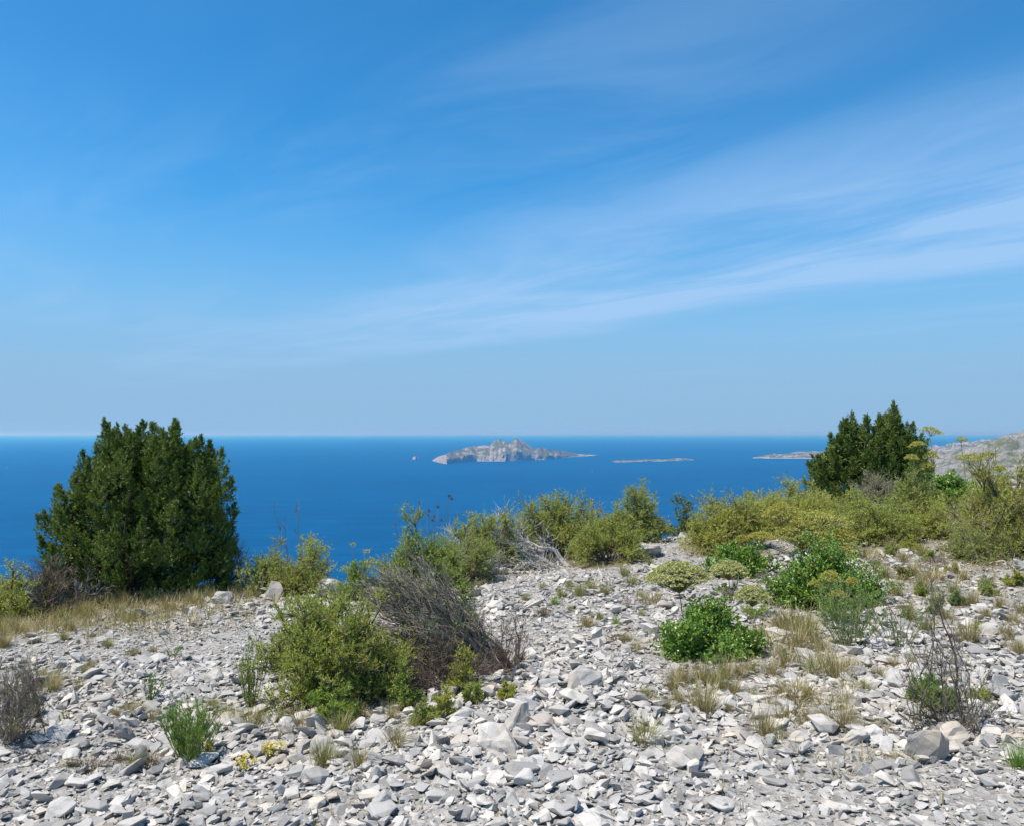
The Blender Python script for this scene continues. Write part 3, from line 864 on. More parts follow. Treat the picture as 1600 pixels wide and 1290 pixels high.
def umbel_head(mb_ray, mb_fl, top, dia, dome, rays=44, tilt=None, florets=46, fs=0.012):
    """rays from one point under `top`, each ending in a small round cluster"""
    n = rays; rho = np.sqrt((np.arange(n) + 0.5) / n); ph = np.arange(n) * 2.39996 + rng.uniform(0, 6)
    P = np.stack([dia / 2 * rho * np.cos(ph), dia / 2 * rho * np.sin(ph), -dome * rho ** 2.0], -1) + rng.normal(0, dia * 0.018, (n, 3))
    O = np.array([[0, 0, -dome - dia * 0.22]])
    if tilt is not None:
        ct, stl = math.cos(tilt), math.sin(tilt); Rm = np.array([[ct, 0, stl], [0, 1, 0], [-stl, 0, ct]]); P, O = P @ Rm.T, O @ Rm.T
    P = P + top; O = O + top
    mb_ray.add(*tubes(curves(np.repeat(O, n, 0), P, 4, 0.10, 0.03), np.full((n, 4), max(0.0014, dia * 0.006)), 3))
    r = dia / 2 / math.sqrt(n) * 1.15
    c = np.repeat(P, florets, 0); o = runit(len(c)); o[:, 2] = np.abs(o[:, 2]) * 0.8 - 0.15
    mb_fl.add(*leaves(c + o * r * rng.uniform(0.4, 1.0, (len(c), 1)), nrm(o + runit(len(c)) * 0.7), fs, fs * 0.9, True))
    return O[0]


def umbel_plant(label, base, heads, mat='umbel', leaf='bright', leaf_h=0.2, nleaf=16, group=None, name='umbel_plant', stalk=0.006, rays=44, florets=46, fs=0.012):
    """heads: list of (offset of the head's top, diameter, dome height)"""
    t = thing(name, base, label, 'wildflower', group); base = np.asarray(base)
    for (top, dia, dome) in heads:
        hr, hf = MB(), MB(); tp = np.asarray(top) - base
        o = umbel_head(hr, hf, tp, dia, dome, rays, rng.normal(0, 0.12), florets, fs)
        S = curves(np.array([[rng.normal(0, 0.01), rng.normal(0, 0.01), -0.02]]), o[None], 7, 0.02, 0.05, 0.006)
        hr.add(*tubes(S, np.linspace(1.0, 0.6, 7)[None] * stalk, 5)); sk = hr.build('stalk', M['stalk'], t)
        hf.build('flower_head', M[mat], sk)
    if nleaf:
        lf = MB(); ph = rng.uniform(0, 6.28, nleaf); A = np.zeros((nleaf, 3)); B = np.stack([np.cos(ph) * leaf_h * 0.8, np.sin(ph) * leaf_h * 0.8, leaf_h * rng.uniform(0.4, 1.0, nleaf)], -1)
        S = curves(A, B, 5, 0.15, 0.1); T = shoots(S, 8, leaf_h * 0.35, 0.3, 1, 0.8, 0.8, 0.2)
        lf.add(*tubes(S, np.full((nleaf, 5), 0.0018), 3)); lf.add(*leafy(T, 9, 0.016, 0.005, 0.1)); lf.build('foliage', M[leaf], t)
    return t


def stems_plant(name, label, cat, base, n, h, spread, leaf, wood='stalk', lv=30, L=0.03, Wd=0.006, flower=None, fn=24, fl=0.012, group=None, r=0.0022, bend=0.35, t_leaf=0.05, br=0):
    """upright stems with leaves along them and, if asked, flower clusters on top"""
    t = thing(name, base, label, cat, group)
    ph = rng.uniform(0, 6.28, n); rho = np.sqrt(rng.random(n)) * spread
    B = np.stack([np.cos(ph) * rho, np.sin(ph) * rho, h * rng.uniform(0.55, 1.05, n) * (1 - 0.25 * (rho / spread) ** 2)], -1); A = B * np.array([0.25, 0.25, 0]) + (0, 0, -0.015)
    S = curves(A, B, 6, 0.05, bend * 0.3, 0.012); wd = MB(); wd.add(*tubes(S, np.linspace(1.2, 0.5, 6)[None] * r * np.ones((n, 1)), 3))
    if br:
        T = shoots(S, br, h * 0.22, 0.35, 0.95, 1.0, 0.6, 0.3); wd.add(*tubes(T, np.full((len(T), 4), r * 0.55), 3))
    sm = wd.build('stems', M[wood], t)
    if lv:
        lf = MB(); lf.add(*leafy(S, lv, L, Wd, t_leaf, 0.7, 0.7, 0.35, Wd < 0.006))
        if br:
            lf.add(*leafy(T, max(4, lv // 4), L * 0.8, Wd, 0.1, 0.7, 0.7, 0.35, Wd < 0.006))
        lf.build('foliage', M[leaf], t)
    if flower:
        fm = MB(); c = np.repeat(S[:, -1], fn, 0); o = runit(len(c)) * np.array([1, 1, 0.7])
        fm.add(*leaves(c + o * fl * 1.2, nrm(o + (0, 0, 0.3)), fl, fl * 0.8)); fm.build('blossom', M[flower], sm)
    return t


# ------------------------------------------------------------------ everything green and dead, back to front
def px_shrub(name, label, cat, u0, u1, vtop, y, leaf, wood='twig', **kw):
    """a shrub spanning photo columns u0..u1, reaching up to vtop, standing at distance y"""
    b = gd((u0 + u1) / 2, y); top = at((u0 + u1) / 2, vtop, y)
    w, hh = (1.16, 0.95) if y > 8.0 else (1.0, 1.0)          # twigs of the far bushes thin out before their full width
    return shrub(name, label, cat, b, (u1 - u0) / 2 * y / F * w, float(top[2] - b[2]) * hh, leaf, wood, **kw)


def build_plants():
    juniper('large dark green juniper of dense upright plumes against the sea', 215, 9.2,
            [(80, 912), (70, 850), (66, 800), (88, 758), (122, 735), (142, 705), (158, 688), (170, 662), (180, 656), (196, 664), (210, 658), (222, 668), (230, 660), (243, 686),
             (256, 672), (266, 656), (280, 657), (288, 676), (300, 690), (316, 682), (330, 690), (350, 702), (361, 730), (362, 790), (372, 845), (366, 915), (290, 940), (150, 940)],
            0.74, 80, 78, 0.44, 0.110)
    juniper('smaller twin-topped green juniper on the right skyline', 1365, 17.0,
            [(1262, 750), (1256, 722), (1268, 712), (1284, 700), (1294, 678), (1304, 680), (1312, 660), (1332, 643), (1342, 660), (1353, 648), (1358, 672), (1368, 670), (1374, 648), (1392, 630), (1404, 644),
             (1412, 664), (1420, 656), (1430, 676), (1444, 678), (1452, 700), (1462, 735), (1455, 768), (1280, 768)],
            0.95, 62, 42, 0.55, 0.14, (0.046, 0.018))
    # ---- beyond and along the crest, from left to right
    px_shrub('leafy_shrub', 'bright green leafy shrub cut by the left edge of the picture', 'shrub', -75, 22, 822, 9.4, 'bright', stems=12, br=6, tw=6, lv=10, L=0.05, Wd=0.025, shell=0.85)
    px_shrub('low_shrub', 'low green needle-leaved shrub left of the large juniper', 'shrub', -60, 92, 882, 8.2, 'rosemary', stems=26, br=8, tw=8, lv=18, L=0.024, Wd=0.007)
    b = gd(82, 8.35)
    dead_shrub('dead_shrub', 'leafless grey-brown dead shrub at the foot of the large juniper', 'dead shrub', b, dome_tips(34, 0.40, 0.3, 0.56, 0.3), 'redtwig', 0.009, 7, 7, 0.2, 0.1)
    b = gd(135, 8.5)
    dead_shrub('dead_shrub', 'pale crooked dead stems under the front of the large juniper', 'dead shrub', b, dome_tips(8, 0.22, 0.12, 0.48, 0.5), 'greytwig', 0.013, 5, 5, 0.18, 0.09)
    b = gd(352, 9.7)
    dead_shrub('dead_shrub', 'dense tangle of grey dead twigs right of the large juniper', 'dead shrub', b, dome_tips(30, 0.32, 0.25, 0.62, 0.3), 'greytwig', 0.007, 8, 8, 0.22, 0.11)
    px_shrub('low_shrub', 'low olive green shrub between the big juniper and the sea gap', 'shrub', 338, 475, 838, 9.0, 'olive', stems=26, br=8, tw=8, lv=18, L=0.026, Wd=0.007, shell=0.6)
    px_shrub('low_shrub', 'grey-brown and green shrub around the forked dead branch', 'shrub', 420, 540, 846, 8.9, 'rosemary', stems=24, br=8, tw=8, lv=16, L=0.026, Wd=0.007, bare=0.2)
    px_shrub('small_shrub', 'narrow rusty-tipped shrub rising beside the forked dead branch', 'shrub', 466, 512, 812, 10.0, 'olive', wood='redtwig', stems=9, br=6, tw=7, lv=14, L=0.026, Wd=0.008, shell=0.85, power=4, bare=0.25)
    b = gd(459, 9.9)
    k = 9.9 / F
    dead_shrub('dead_branch', 'bare forked white dead branch standing above the shrubs', 'dead branch', b, np.array([[-30 * k, 0, at(455, 800, 9.9)[2] - b[2]], [4 * k, 0.03, at(455, 786, 9.9)[2] - b[2]], [-14 * k, 0.0, at(455, 822, 9.9)[2] - b[2]]]), 'greytwig', 0.008, 4, 4, 0.13, 0.07, up=0.4)
    stems_plant('fennel', 'thin yellow flowering fennel in front of the sea gap', 'wildflower', gd(560, 9.6), 7, at(560, 852, 9.6)[2] - gd(560, 9.6)[2], 0.22, 'bright', lv=14, L=0.03, Wd=0.004, flower='umbel_yellow', fn=40, fl=0.022, br=3)
    px_shrub('low_shrub', 'small green shrub closing the sea gap behind the pale boulder', 'shrub', 525, 590, 868, 8.6, 'bright', stems=14, br=7, tw=7, lv=14, L=0.026, Wd=0.007)
    px_shrub('upright_shrub', 'bright green upright shrub behind the windswept dead twigs', 'shrub', 586, 716, 806, 7.6, 'bright', stems=44, br=9, tw=8, lv=20, L=0.024, Wd=0.006, shell=0.75, power=2.6, up=0.7)
    px_shrub('upright_shrub', 'olive shrub between the bright upright shrub and the dead wood', 'shrub', 660, 780, 795, 9.3, 'olive', stems=24, br=8, tw=8, lv=18, L=0.027, Wd=0.007, shell=0.7)
    px_shrub('upright_shrub', 'tall narrow green shrub rising behind the fallen dead wood', 'shrub', 716, 808, 760, 10.2, 'rosemary', stems=22, br=8, tw=9, lv=20, L=0.028, Wd=0.008, shell=0.72, power=3.2, up=0.5)
    px_shrub('wide_shrub', 'broad dark-centred green shrub in the middle of the crest', 'shrub', 792, 950, 744, 11.0, 'rosemary', stems=40, br=9, tw=9, lv=20, L=0.029, Wd=0.008, shell=0.66, low=0.35)
    px_shrub('dead_top_shrub', 'shrub with bare grey twigs on top beside the broad crest shrub', 'shrub', 890, 962, 762, 11.3, 'olive', wood='greytwig', stems=18, br=8, tw=8, lv=12, L=0.027, Wd=0.007, bare=0.7, shell=0.8)
    px_shrub('low_shrub', 'low spreading green shrub right of the fallen dead wood', 'shrub', 885, 1010, 792, 9.9, 'rosemary', stems=30, br=9, tw=8, lv=19, L=0.027, Wd=0.007, low=0.3)
    px_shrub('round_shrub', 'rounded olive shrub above the dark boulder', 'shrub', 952, 1060, 754, 11.4, 'olive', stems=28, br=9, tw=9, lv=18, L=0.030, Wd=0.009, low=0.3)
    px_shrub('small_shrub', 'small dark green shrub at the crest right of the rounded olive shrub', 'shrub', 1040, 1092, 776, 13.4, 'juniper', stems=12, br=7, tw=7, lv=16, L=0.035, Wd=0.012)
    px_shrub('wide_shrub', 'wide yellow-green shrub right of the dark boulder', 'shrub', 1058, 1210, 774, 10.3, 'yellowgreen', stems=40, br=9, tw=8, lv=18, L=0.030, Wd=0.009, low=0.3)
    px_shrub('small_shrub', 'thin leafy sprig on the skyline above the yellow-green shrub', 'shrub', 1150, 1196, 758, 14.5, 'olive', stems=9, br=5, tw=6, lv=12, L=0.036, Wd=0.013, shell=0.85, power=4)
    px_shrub('low_shrub', 'yellowish low shrub on the skyline left of the small juniper', 'shrub', 1195, 1312, 752, 13.8, 'yellowgreen', stems=28, br=8, tw=8, lv=16, L=0.034, Wd=0.010)
    px_shrub('dead_top_shrub', 'grey half-dead shrub at the foot of the small juniper', 'shrub', 1320, 1430, 742, 15.5, 'olive', wood='greytwig', stems=24, br=8, tw=8, lv=10, L=0.035, Wd=0.009, bare=0.65)
    px_shrub('wide_shrub', 'grey-green shrub behind the domed yellow umbels', 'shrub', 1285, 1400, 766, 10.8, 'rosemary', stems=36, br=9, tw=8, lv=18, L=0.030, Wd=0.008, low=0.3)
    px_shrub('low_shrub', 'olive shrub in front of the small juniper', 'shrub', 1370, 1485, 748, 12.2, 'olive', stems=30, br=9, tw=8, lv=17, L=0.033, Wd=0.010, low=0.3)
    px_shrub('leafy_shrub', 'fresh green leafy shrub right of the small juniper', 'shrub', 1428, 1520, 742, 14.2, 'glossy', stems=26, br=8, tw=8, lv=10, L=0.050, Wd=0.022, low=0.3)
    px_shrub('low_shrub', 'green scrub along the crest under the white scree', 'shrub', 1480, 1580, 758, 16.5, 'bright', stems=22, br=8, tw=7, lv=10, L=0.045, Wd=0.016, low=0.3)
    px_shrub('wide_shrub', 'large yellow-green and brown shrub at the right edge', 'shrub', 1472, 1700, 720, 9.2, 'yellowgreen', stems=60, br=9, tw=9, lv=20, L=0.027, Wd=0.007, low=0.3, bare=0.1, up=0.7)
    px_shrub('low_shrub', 'brownish lower shrub beneath the large right-edge shrub', 'shrub', 1470, 1580, 826, 8.7, 'olive', stems=28, br=8, tw=8, lv=14, L=0.024, Wd=0.006, bare=0.25)
    px_shrub('low_shrub', 'pale straggly green shrub left of the large right-edge shrub', 'shrub', 1395, 1500, 780, 10.6, 'yellowgreen', stems=22, br=8, tw=8, lv=14, L=0.03, Wd=0.009, low=0.3)
    px_shrub('wide_shrub', 'yellow-green thicket behind the cluster of broad umbels', 'shrub', 1180, 1320, 770, 11.6, 'yellowgreen', stems=40, br=9, tw=8, lv=18, L=0.031, Wd=0.010, low=0.3)
    px_shrub('wide_shrub', 'mixed green thicket between the umbels and the pale straggly shrub', 'shrub', 1315, 1440, 782, 10.2, 'rosemary', stems=42, br=9, tw=8, lv=18, L=0.028, Wd=0.008, low=0.3, bare=0.1)
    px_shrub('low_shrub', 'low green shrub filling the gap behind the fine dead twigs', 'shrub', 680, 765, 818, 9.7, 'rosemary', stems=26, br=8, tw=8, lv=18, L=0.026, Wd=0.007, low=0.3)
    px_shrub('low_shrub', 'low olive shrub directly behind the fallen branches', 'shrub', 745, 835, 826, 10.3, 'olive', stems=24, br=8, tw=8, lv=18, L=0.027, Wd=0.008, low=0.4)
    px_shrub('low_shrub', 'green shrub between the broad crest shrub and the rounded olive shrub', 'shrub', 925, 1000, 772, 11.2, 'rosemary', stems=24, br=8, tw=8, lv=18, L=0.028, Wd=0.008, low=0.3)
    px_shrub('wide_shrub', 'bright yellow-green scrub on the crest left of the small juniper', 'shrub', 1120, 1260, 772, 12.0, 'yellowgreen', stems=34, br=8, tw=8, lv=18, L=0.03, Wd=0.009, low=0.3)
    # ---- fallen dead wood
    b = gp(800, 893); k = b[1] / F; t = thing('dead_wood', b, 'heap of bleached fallen branches on the scree', 'dead wood')
    def wp(u, v, dy=0.0):
        return at(u, v, b[1] + dy) - b
    trunks = [[(888, 886, 0), (866, 858, .1), (845, 855, .1), (824, 846, .15), (812, 842, .15)], [(886, 890, -.05), (858, 880, 0), (838, 868, .05), (808, 858, .1), (786, 866, .1), (770, 874, .1)],
              [(892, 893, -.1), (862, 889, -.1), (836, 880, -.05), (815, 878, -.05), (800, 889, -.1)], [(884, 897, -.1), (850, 896, -.15), (815, 897, -.15), (770, 896, -.15), (742, 900, -.1)],
              [(872, 866, .2), (872, 882, .05), (874, 894, -.05)], [(760, 898, -.1), (742, 880, 0), (730, 862, .1), (722, 848, .15)], [(800, 893, -.1), (768, 880, 0), (744, 866, .1)],
              [(790, 890, -.15), (752, 884, -.1), (716, 870, -.05), (700, 862, 0)], [(850, 862, .1), (830, 856, .12), (818, 862, .1), (800, 856, .2)], [(780, 850, .2), (782, 838, .25), (781, 822, .3)]]
    main = MB(); ends = []
    for pts in trunks:
        P = np.array([wp(*q) for q in pts]); tt = np.linspace(0, len(P) - 1, 14)
        Q = np.stack([np.interp(tt, np.arange(len(P)), P[:, a]) for a in range(3)], -1); Q[:, 2] = np.maximum(Q[:, 2], 0.025); Q += rng.normal(0, 0.006, Q.shape)
        r0 = rng.uniform(0.022, 0.038); bm_ = MB(); bm_.add(*tubes(Q[None], np.linspace(1.0, 0.38, 14)[None] * r0, 7)); bm_.build('branch', M['deadwood'], t, smooth=True); ends.append(Q)
    E = np.stack(ends); tw = shoots(E, 24, 0.36, 0.1, 1.0, 0.8, 0.9, 0.15, 5, 0.05); tw2 = shoots(tw, 5, 0.16, 0.2, 1.0, 0.9, 0.8, 0.1, 4, 0.05)
    tm = MB(); tm.add(*tubes(tw, np.linspace(0.006, 0.002, 5)[None] * np.ones((len(tw), 1)), 4)); tm.add(*tubes(tw2, np.linspace(0.0028, 0.0012, 4)[None] * np.ones((len(tw2), 1)), 3)); tm.build('twigs', M['deadwood'], t)
    dead_shrub('dead_shrub', 'low tangle of fine dead twigs left of the fallen branches', 'dead shrub', gp(738, 908), dome_tips(44, 0.40, 0.22, 0.34, 0.45), 'deadwood', 0.006, 8, 6, 0.2, 0.1)
    # ---- the big bush in the middle
    px_shrub('rosemary_bush', 'big green rosemary-like bush in the middle foreground', 'shrub', 388, 656, 884, 5.2, 'rosemary', stems=66, br=9, tw=8, lv=18, L=0.022, Wd=0.0058, low=0.35, shell=0.70, power=4.0, ry=0.42, brl=0.26, twl=0.12, up=0.55, extra_leaf=('bright', 8, 0.02, 0.005))
    px_shrub('rosemary_bush', 'small green sprigs low in front of the big rosemary bush', 'shrub', 484, 566, 1058, 4.75, 'bright', stems=18, br=7, tw=7, lv=16, L=0.019, Wd=0.005, up=0.6)
    b = gd(790, 5.6)
    n = 64; f = rng.random(n); uu = 566 + 112 * f + rng.normal(0, 10, n); vv = 948 - 50 * f + rng.normal(0, 16, n)
    tips = np.array([at(a, c, 5.6 + q) - b for a, c, q in zip(uu, vv, rng.normal(0.10, 0.2, n))])
    f = rng.random(40); more = np.array([at(600 + 90 * q + rng.normal(0, 12), 1022 - 55 * q + rng.normal(0, 24), 5.5 + rng.normal(0, 0.16)) - b for q in f])
    dead_shrub('windswept_shrub', 'windswept shrub of grey bare twigs leaning left over the rosemary bush', 'dead shrub', b, np.concatenate([tips, more]), 'greytwig', 0.010, 9, 7, 0.20, 0.10, 0.03, 'bright', None, 0.05, 0.40, 0.04, 0.13, 0.021, 0.0055, 12)
    px_shrub('small_shrub', 'small green tufted shrub on the edge of the windswept twigs', 'shrub', 700, 742, 895, 6.3, 'bright', stems=14, br=7, tw=7, lv=16, L=0.022, Wd=0.006, shell=0.8, power=4)
    dead_shrub('twiggy_plant', 'bare reddish twiggy plant at the right end of the windswept shrub', 'dead plant', gp(797, 1052), dome_tips(22, 0.14, 0.12, 0.40, 0.35), 'redtwig', 0.0045, 7, 6, 0.11, 0.06, up=0.4)
    dead_shrub('dead_shrub', 'brown dead undergrowth beneath the windswept twigs', 'dead shrub', gd(700, 5.25), dome_tips(40, 0.36, 0.2, 0.26, 0.5), 'redtwig', 0.005, 7, 6, 0.14, 0.08)
    for (u0, u1, vt, y, mat, lab) in ((672, 718, 1066, 4.75, 'yellowgreen', 'small yellow-green cushion plant below the windswept twigs'), (722, 760, 1062, 4.95, 'olive', 'small olive cushion plant under the end of the windswept twigs'),
                                      (780, 806, 1058, 4.95, 'yellowgreen', 'tiny bright cushion plant below the bare reddish twigs'), (700, 745, 1005, 5.15, 'yellowgreen', 'yellow-green sprigs growing out of the windswept twigs'),
                                      (610, 660, 1030, 5.0, 'bright', 'green sprigs between the rosemary bush and the windswept twigs'), (640, 690, 1085, 4.7, 'olive', 'olive sprigs on the stones right of the rosemary bush')):
        px_shrub('cushion_plant', lab, 'plant', u0, u1, vt, y, mat, stems=14, br=6, tw=6, lv=12, L=0.017, Wd=0.005, up=0.6)
    t = thing('seed_stalks', gd(672, 7.9), 'thin dry stalks with round dark seed heads against the sea', 'wildflower'); b = gd(672, 7.9)
    hd = np.array([at(a, c, 7.9) - b for a, c in ((702, 774), (706, 778), (657, 785), (684, 791), (670, 797), (678, 806), (668, 804), (676, 813), (644, 796), (690, 812), (617, 820))])
    S = curves(np.tile([[0, 0, 0.0]], (len(hd), 1)) + hd * np.array([0.3, 0.3, 0]), hd, 6, 0.03, 0.04, 0.006); sm = MB(); sm.add(*tubes(S, np.full((len(hd), 6), 0.0018), 3)); sm.build('stalks', M['straw_stalk'], t)
    
    for q in hd:
        o = runit(26); MB().add(*leaves(q + o * 0.004, o, 0.016, 0.011)).build('seed_head', M['redtwig'], t)
    # ---- leafy bushes and umbels of the right half
    px_shrub('leafy_bush', 'dark glossy green leafy bush on the scree, right of centre', 'shrub', 1020, 1196, 948, 5.75, 'glossy', wood='twig', stems=46, br=8, tw=8, lv=12, L=0.026, Wd=0.012, low=0.4, shell=0.6, power=2.6, ry=0.36, lump=0.7, brl=0.36)
    px_shrub('leafy_bush', 'low dark green leafy bush behind the middle dome umbel', 'shrub', 1098, 1206, 856, 8.6, 'glossy', stems=28, br=8, tw=7, lv=11, L=0.034, Wd=0.014, low=0.4)
    px_shrub('leafy_bush', 'wide dark green leafy bush behind the feathery grey-green plant', 'shrub', 1188, 1386, 872, 7.2, 'glossy', stems=56, br=8, tw=8, lv=12, L=0.030, Wd=0.012, low=0.4, power=3.0, ry=0.42, lump=0.7, brl=0.36, shell=0.6)
    stems_plant('feathery_plant', 'feathery grey-green upright plant in front of the wide leafy bush', 'plant', gp(1328, 1012), 46, 0.50, 0.27, 'greygreen', lv=46, L=0.032, Wd=0.0042, br=4)
    stems_plant('feathery_plant', 'thin green flowering stems right of the feathery grey-green plant', 'plant', gp(1405, 1010), 20, 0.36, 0.20, 'greygreen', lv=26, L=0.026, Wd=0.004, br=2)
    # umbels
    def head(u, v, y, wpx, hpx):
        return (at(u, v, y), wpx * y / F, hpx * y / F)
    umbel_plant('largest pale green dome umbel rising above the dark leafy bush', gd(1078, 6.1), [head(1058, 880, 6.1, 98, 24)], rays=150, florets=60, fs=0.0125)
    umbel_plant('compact pale green dome umbel before the low leafy bush', gd(1138, 7.6), [head(1138, 876, 7.6, 56, 17)], rays=90, florets=40, fs=0.012, leaf_h=0.12)
    umbel_plant('pale green dome umbel beside purple flowers, left of the wide leafy bush', gp(1178, 968), [head(1176, 916, 6.9, 54, 19)], rays=80, florets=40, fs=0.012, leaf_h=0.12)
    umbel_plant('three small brownish umbels in front of the wide leafy bush', gd(1304, 6.5), [head(1297, 892, 6.5, 34, 14), head(1274, 906, 6.5, 18, 8), head(1332, 902, 6.5, 20, 8), head(1309, 922, 6.4, 26, 8)], mat='umbel_yellow', rays=36, florets=34, fs=0.009)
    umbel_plant('cluster of broad yellow-green dome umbels above the wide leafy bush', gd(1256, 9.5), [head(1228, 788, 9.6, 60, 24), head(1272, 800, 9.6, 112, 14), head(1252, 816, 9.4, 90, 22), head(1306, 826, 9.4, 58, 16), head(1318, 848, 9.2, 44, 16), head(1190, 832, 9.5, 40, 8), head(1158, 836, 9.6, 22, 8), head(1286, 838, 9.3, 60, 16)],
                mat='umbel_yellow', leaf='yellowgreen', leaf_h=0.55, nleaf=44, rays=60, florets=40, fs=0.016)
    umbel_plant('tallest yellow umbel standing up against the sky by the small juniper', gd(1464, 12.5), [head(1457, 669, 12.5, 31, 6)], mat='umbel_yellow', rays=24, florets=26, fs=0.018, leaf_h=0.3)
    umbel_plant('yellow umbels in front of the right flank of the small juniper', gd(1448, 12.0), [head(1432, 690, 12.0, 22, 6), head(1424, 710, 12.0, 20, 7), head(1456, 704, 12.0, 22, 12), head(1446, 722, 12.0, 24, 9)], mat='umbel_yellow', leaf='yellowgreen', rays=24, florets=28, fs=0.017, leaf_h=0.4, nleaf=24)
    umbel_plant('small faded umbel against the hazy hillside', gd(1506, 12.8), [head(1503, 683, 12.8, 17, 5)], mat='umbel_yellow', rays=18, florets=20, fs=0.016, leaf_h=0.2)
    umbel_plant('pair of broad yellow umbels before the hazy hillside', gd(1524, 12.0), [head(1516, 710, 12.0, 36, 9), head(1541, 707, 12.0, 26, 8), head(1538, 738, 11.8, 20, 8), head(1562, 728, 11.8, 16, 6)], mat='umbel_yellow', leaf='yellowgreen', rays=28, florets=28, fs=0.017, leaf_h=0.4, nleaf=20)
    # purple flowers
    for (u, v, n, h, sp, lab) in ((1092, 908, 14, 0.17, 0.10, 'purple-flowered plant between the two left dome umbels'), (1200, 912, 26, 0.13, 0.16, 'purple-flowered cushion at the left end of the wide leafy bush'),
                                  (1146, 940, 18, 0.11, 0.12, 'purple flowers left of the dome umbel by the wide leafy bush'), (976, 950, 14, 0.11, 0.08, 'lone purple-flowered plant on the open scree'),
                                  (206, 938, 10, 0.10, 0.08, 'tiny purple-flowered plant in the dry grass below the big juniper'), (740, 918, 14, 0.10, 0.14, 'faint purple flowers by the fine dead twigs'),
                                  (1470, 890, 22, 0.12, 0.22, 'scattered purple flowers in the dry grass on the right')):
        stems_plant('purple_flowers', lab, 'wildflower', gp(u, v), n, h, sp, 'drygreen', lv=14, L=0.016, Wd=0.004, flower='purple', fn=16, fl=0.010)
    # ---- foreground plants
    stems_plant('green_herb', 'fresh green feathery herb in the left foreground beside yellow flowers', 'plant', gp(296, 1192), 64, 0.33, 0.16, 'grass', lv=46, L=0.030, Wd=0.0042, bend=0.5, br=4)
    stems_plant('green_herb', 'green grassy herb at the left flank of the big rosemary bush', 'plant', gp(392, 1108), 30, 0.42, 0.10, 'bright', lv=36, L=0.028, Wd=0.004, br=2)
    stems_plant('leafy_sprig', 'small leafy green sprig alone on the left scree', 'plant', gp(233, 1098), 11, 0.24, 0.10, 'greygreen', lv=26, L=0.022, Wd=0.009)
    stems_plant('leafy_sprig', 'tiny fresh green sprig beside the grey dead tuft at the left', 'plant', gp(101, 1146), 5, 0.17, 0.035, 'bright', lv=26, L=0.018, Wd=0.008)
    stems_plant('leafy_sprig', 'tiny flat green sprig on the pale stones left of the rosemary bush', 'plant', gp(268, 1024), 7, 0.08, 0.09, 'greygreen', lv=18, L=0.018, Wd=0.008)
    dead_shrub('dead_tuft', 'grey-brown bristly dead plant at the left edge of the foreground', 'dead plant', gp(18, 1160), dome_tips(70, 0.20, 0.17, 0.44, 0.4, 0.7, 3.0), 'greytwig', 0.0032, 5, 5, 0.12, 0.06, up=0.6, leaf='drygreen', leafy_top=0.25, L=0.016, Wd=0.003, lv=6)
    dead_shrub('dead_tuft', 'brown upright dead stems on the right side of the bristly dead plant', 'dead plant', gp(46, 1128), dome_tips(40, 0.09, 0.08, 0.36, 0.4, 0.7, 4.0), 'redtwig', 0.0032, 5, 4, 0.10, 0.05, up=0.7)
    b = gp(1476, 1140)
    dead_shrub('twiggy_plant', 'tall bare-stemmed brown plant with a green foot in the right foreground', 'plant', b, dome_tips(32, 0.30, 0.16, 0.74, 0.25, 0.65, 1.6), 'twig', 0.0040, 6, 5, 0.15, 0.07, up=0.5, leaf='olive', leafy_top=0.22, L=0.014, Wd=0.004, lv=6, spread=0.10)
    px_shrub('cushion_plant', 'bright green cushion at the foot of the tall bare-stemmed plant', 'plant', 1406, 1498, 1066, 4.45, 'grass', stems=30, br=7, tw=7, lv=14, L=0.018, Wd=0.0045, up=0.6)
    px_shrub('cushion_plant', 'small shaded green cushion right of the tall bare-stemmed plant', 'plant', 1496, 1545, 1080, 4.55, 'rosemary', stems=14, br=6, tw=6, lv=12, L=0.017, Wd=0.0045, up=0.5)
    for (u, v, w, h, m) in ((1392, 868, 30, 20, 'olive'), (1424, 862, 34, 22, 'yellowgreen'), (1452, 878, 30, 18, 'olive'), (1488, 896, 26, 16, 'yellowgreen'), (1410, 905, 28, 18, 'drygreen'), (1440, 930, 24, 16, 'olive'), (1496, 945, 26, 16, 'greygreen'),
                            (1544, 930, 30, 18, 'olive'), (1585, 915, 34, 20, 'yellowgreen'), (1460, 960, 26, 18, 'greygreen'), (1530, 985, 22, 14, 'olive'), (1375, 850, 30, 16, 'yellowgreen')):
        p = gp(u, v); k = p[1] / F
        shrub('cushion_plant', 'small low cushion plant among dry grass on the right slope', 'plant', p, w * k / 2 * 1.2, h * k * 1.1, m, 'twig', stems=12, br=6, tw=6, lv=14, L=0.019, Wd=0.006, up=0.5, group='cushion plants on the right slope')
    for (u, v, n, h, lab) in ((325, 1186, 7, 0.075, 'yellow flower cluster touching the feathery green herb'), (428, 1186, 12, 0.10, 'widest yellow flower cluster on grey-leaved stems'), (386, 1204, 10, 0.07, 'yellow flower cluster on the stones between the herb and the widest cluster')):
        stems_plant('yellow_flowers', lab, 'wildflower', gp(u, v), n, h, 0.055 if n > 9 else 0.03, 'greygreen', lv=14, L=0.018, Wd=0.005, flower='yellow', fn=20, fl=0.0095)
    b = gp(1392, 1016); k = b[1] / F
    t = thing('fallen_twig', b, 'short forked white dead twig below the feathery plant', 'dead branch'); m = MB()
    for a, c in (((1352, 998), (1396, 1019)), ((1368, 990), (1374, 1010))):
        p0, p1 = at(*a, b[1]) - b, at(*c, b[1]) - b; m.add(*tubes(curves(p0[None], p1[None], 8, -0.12, 0.08, 0.012), np.linspace(0.004, 0.008, 8)[None], 6))
    m.build('branch', M['deadwood'], t)
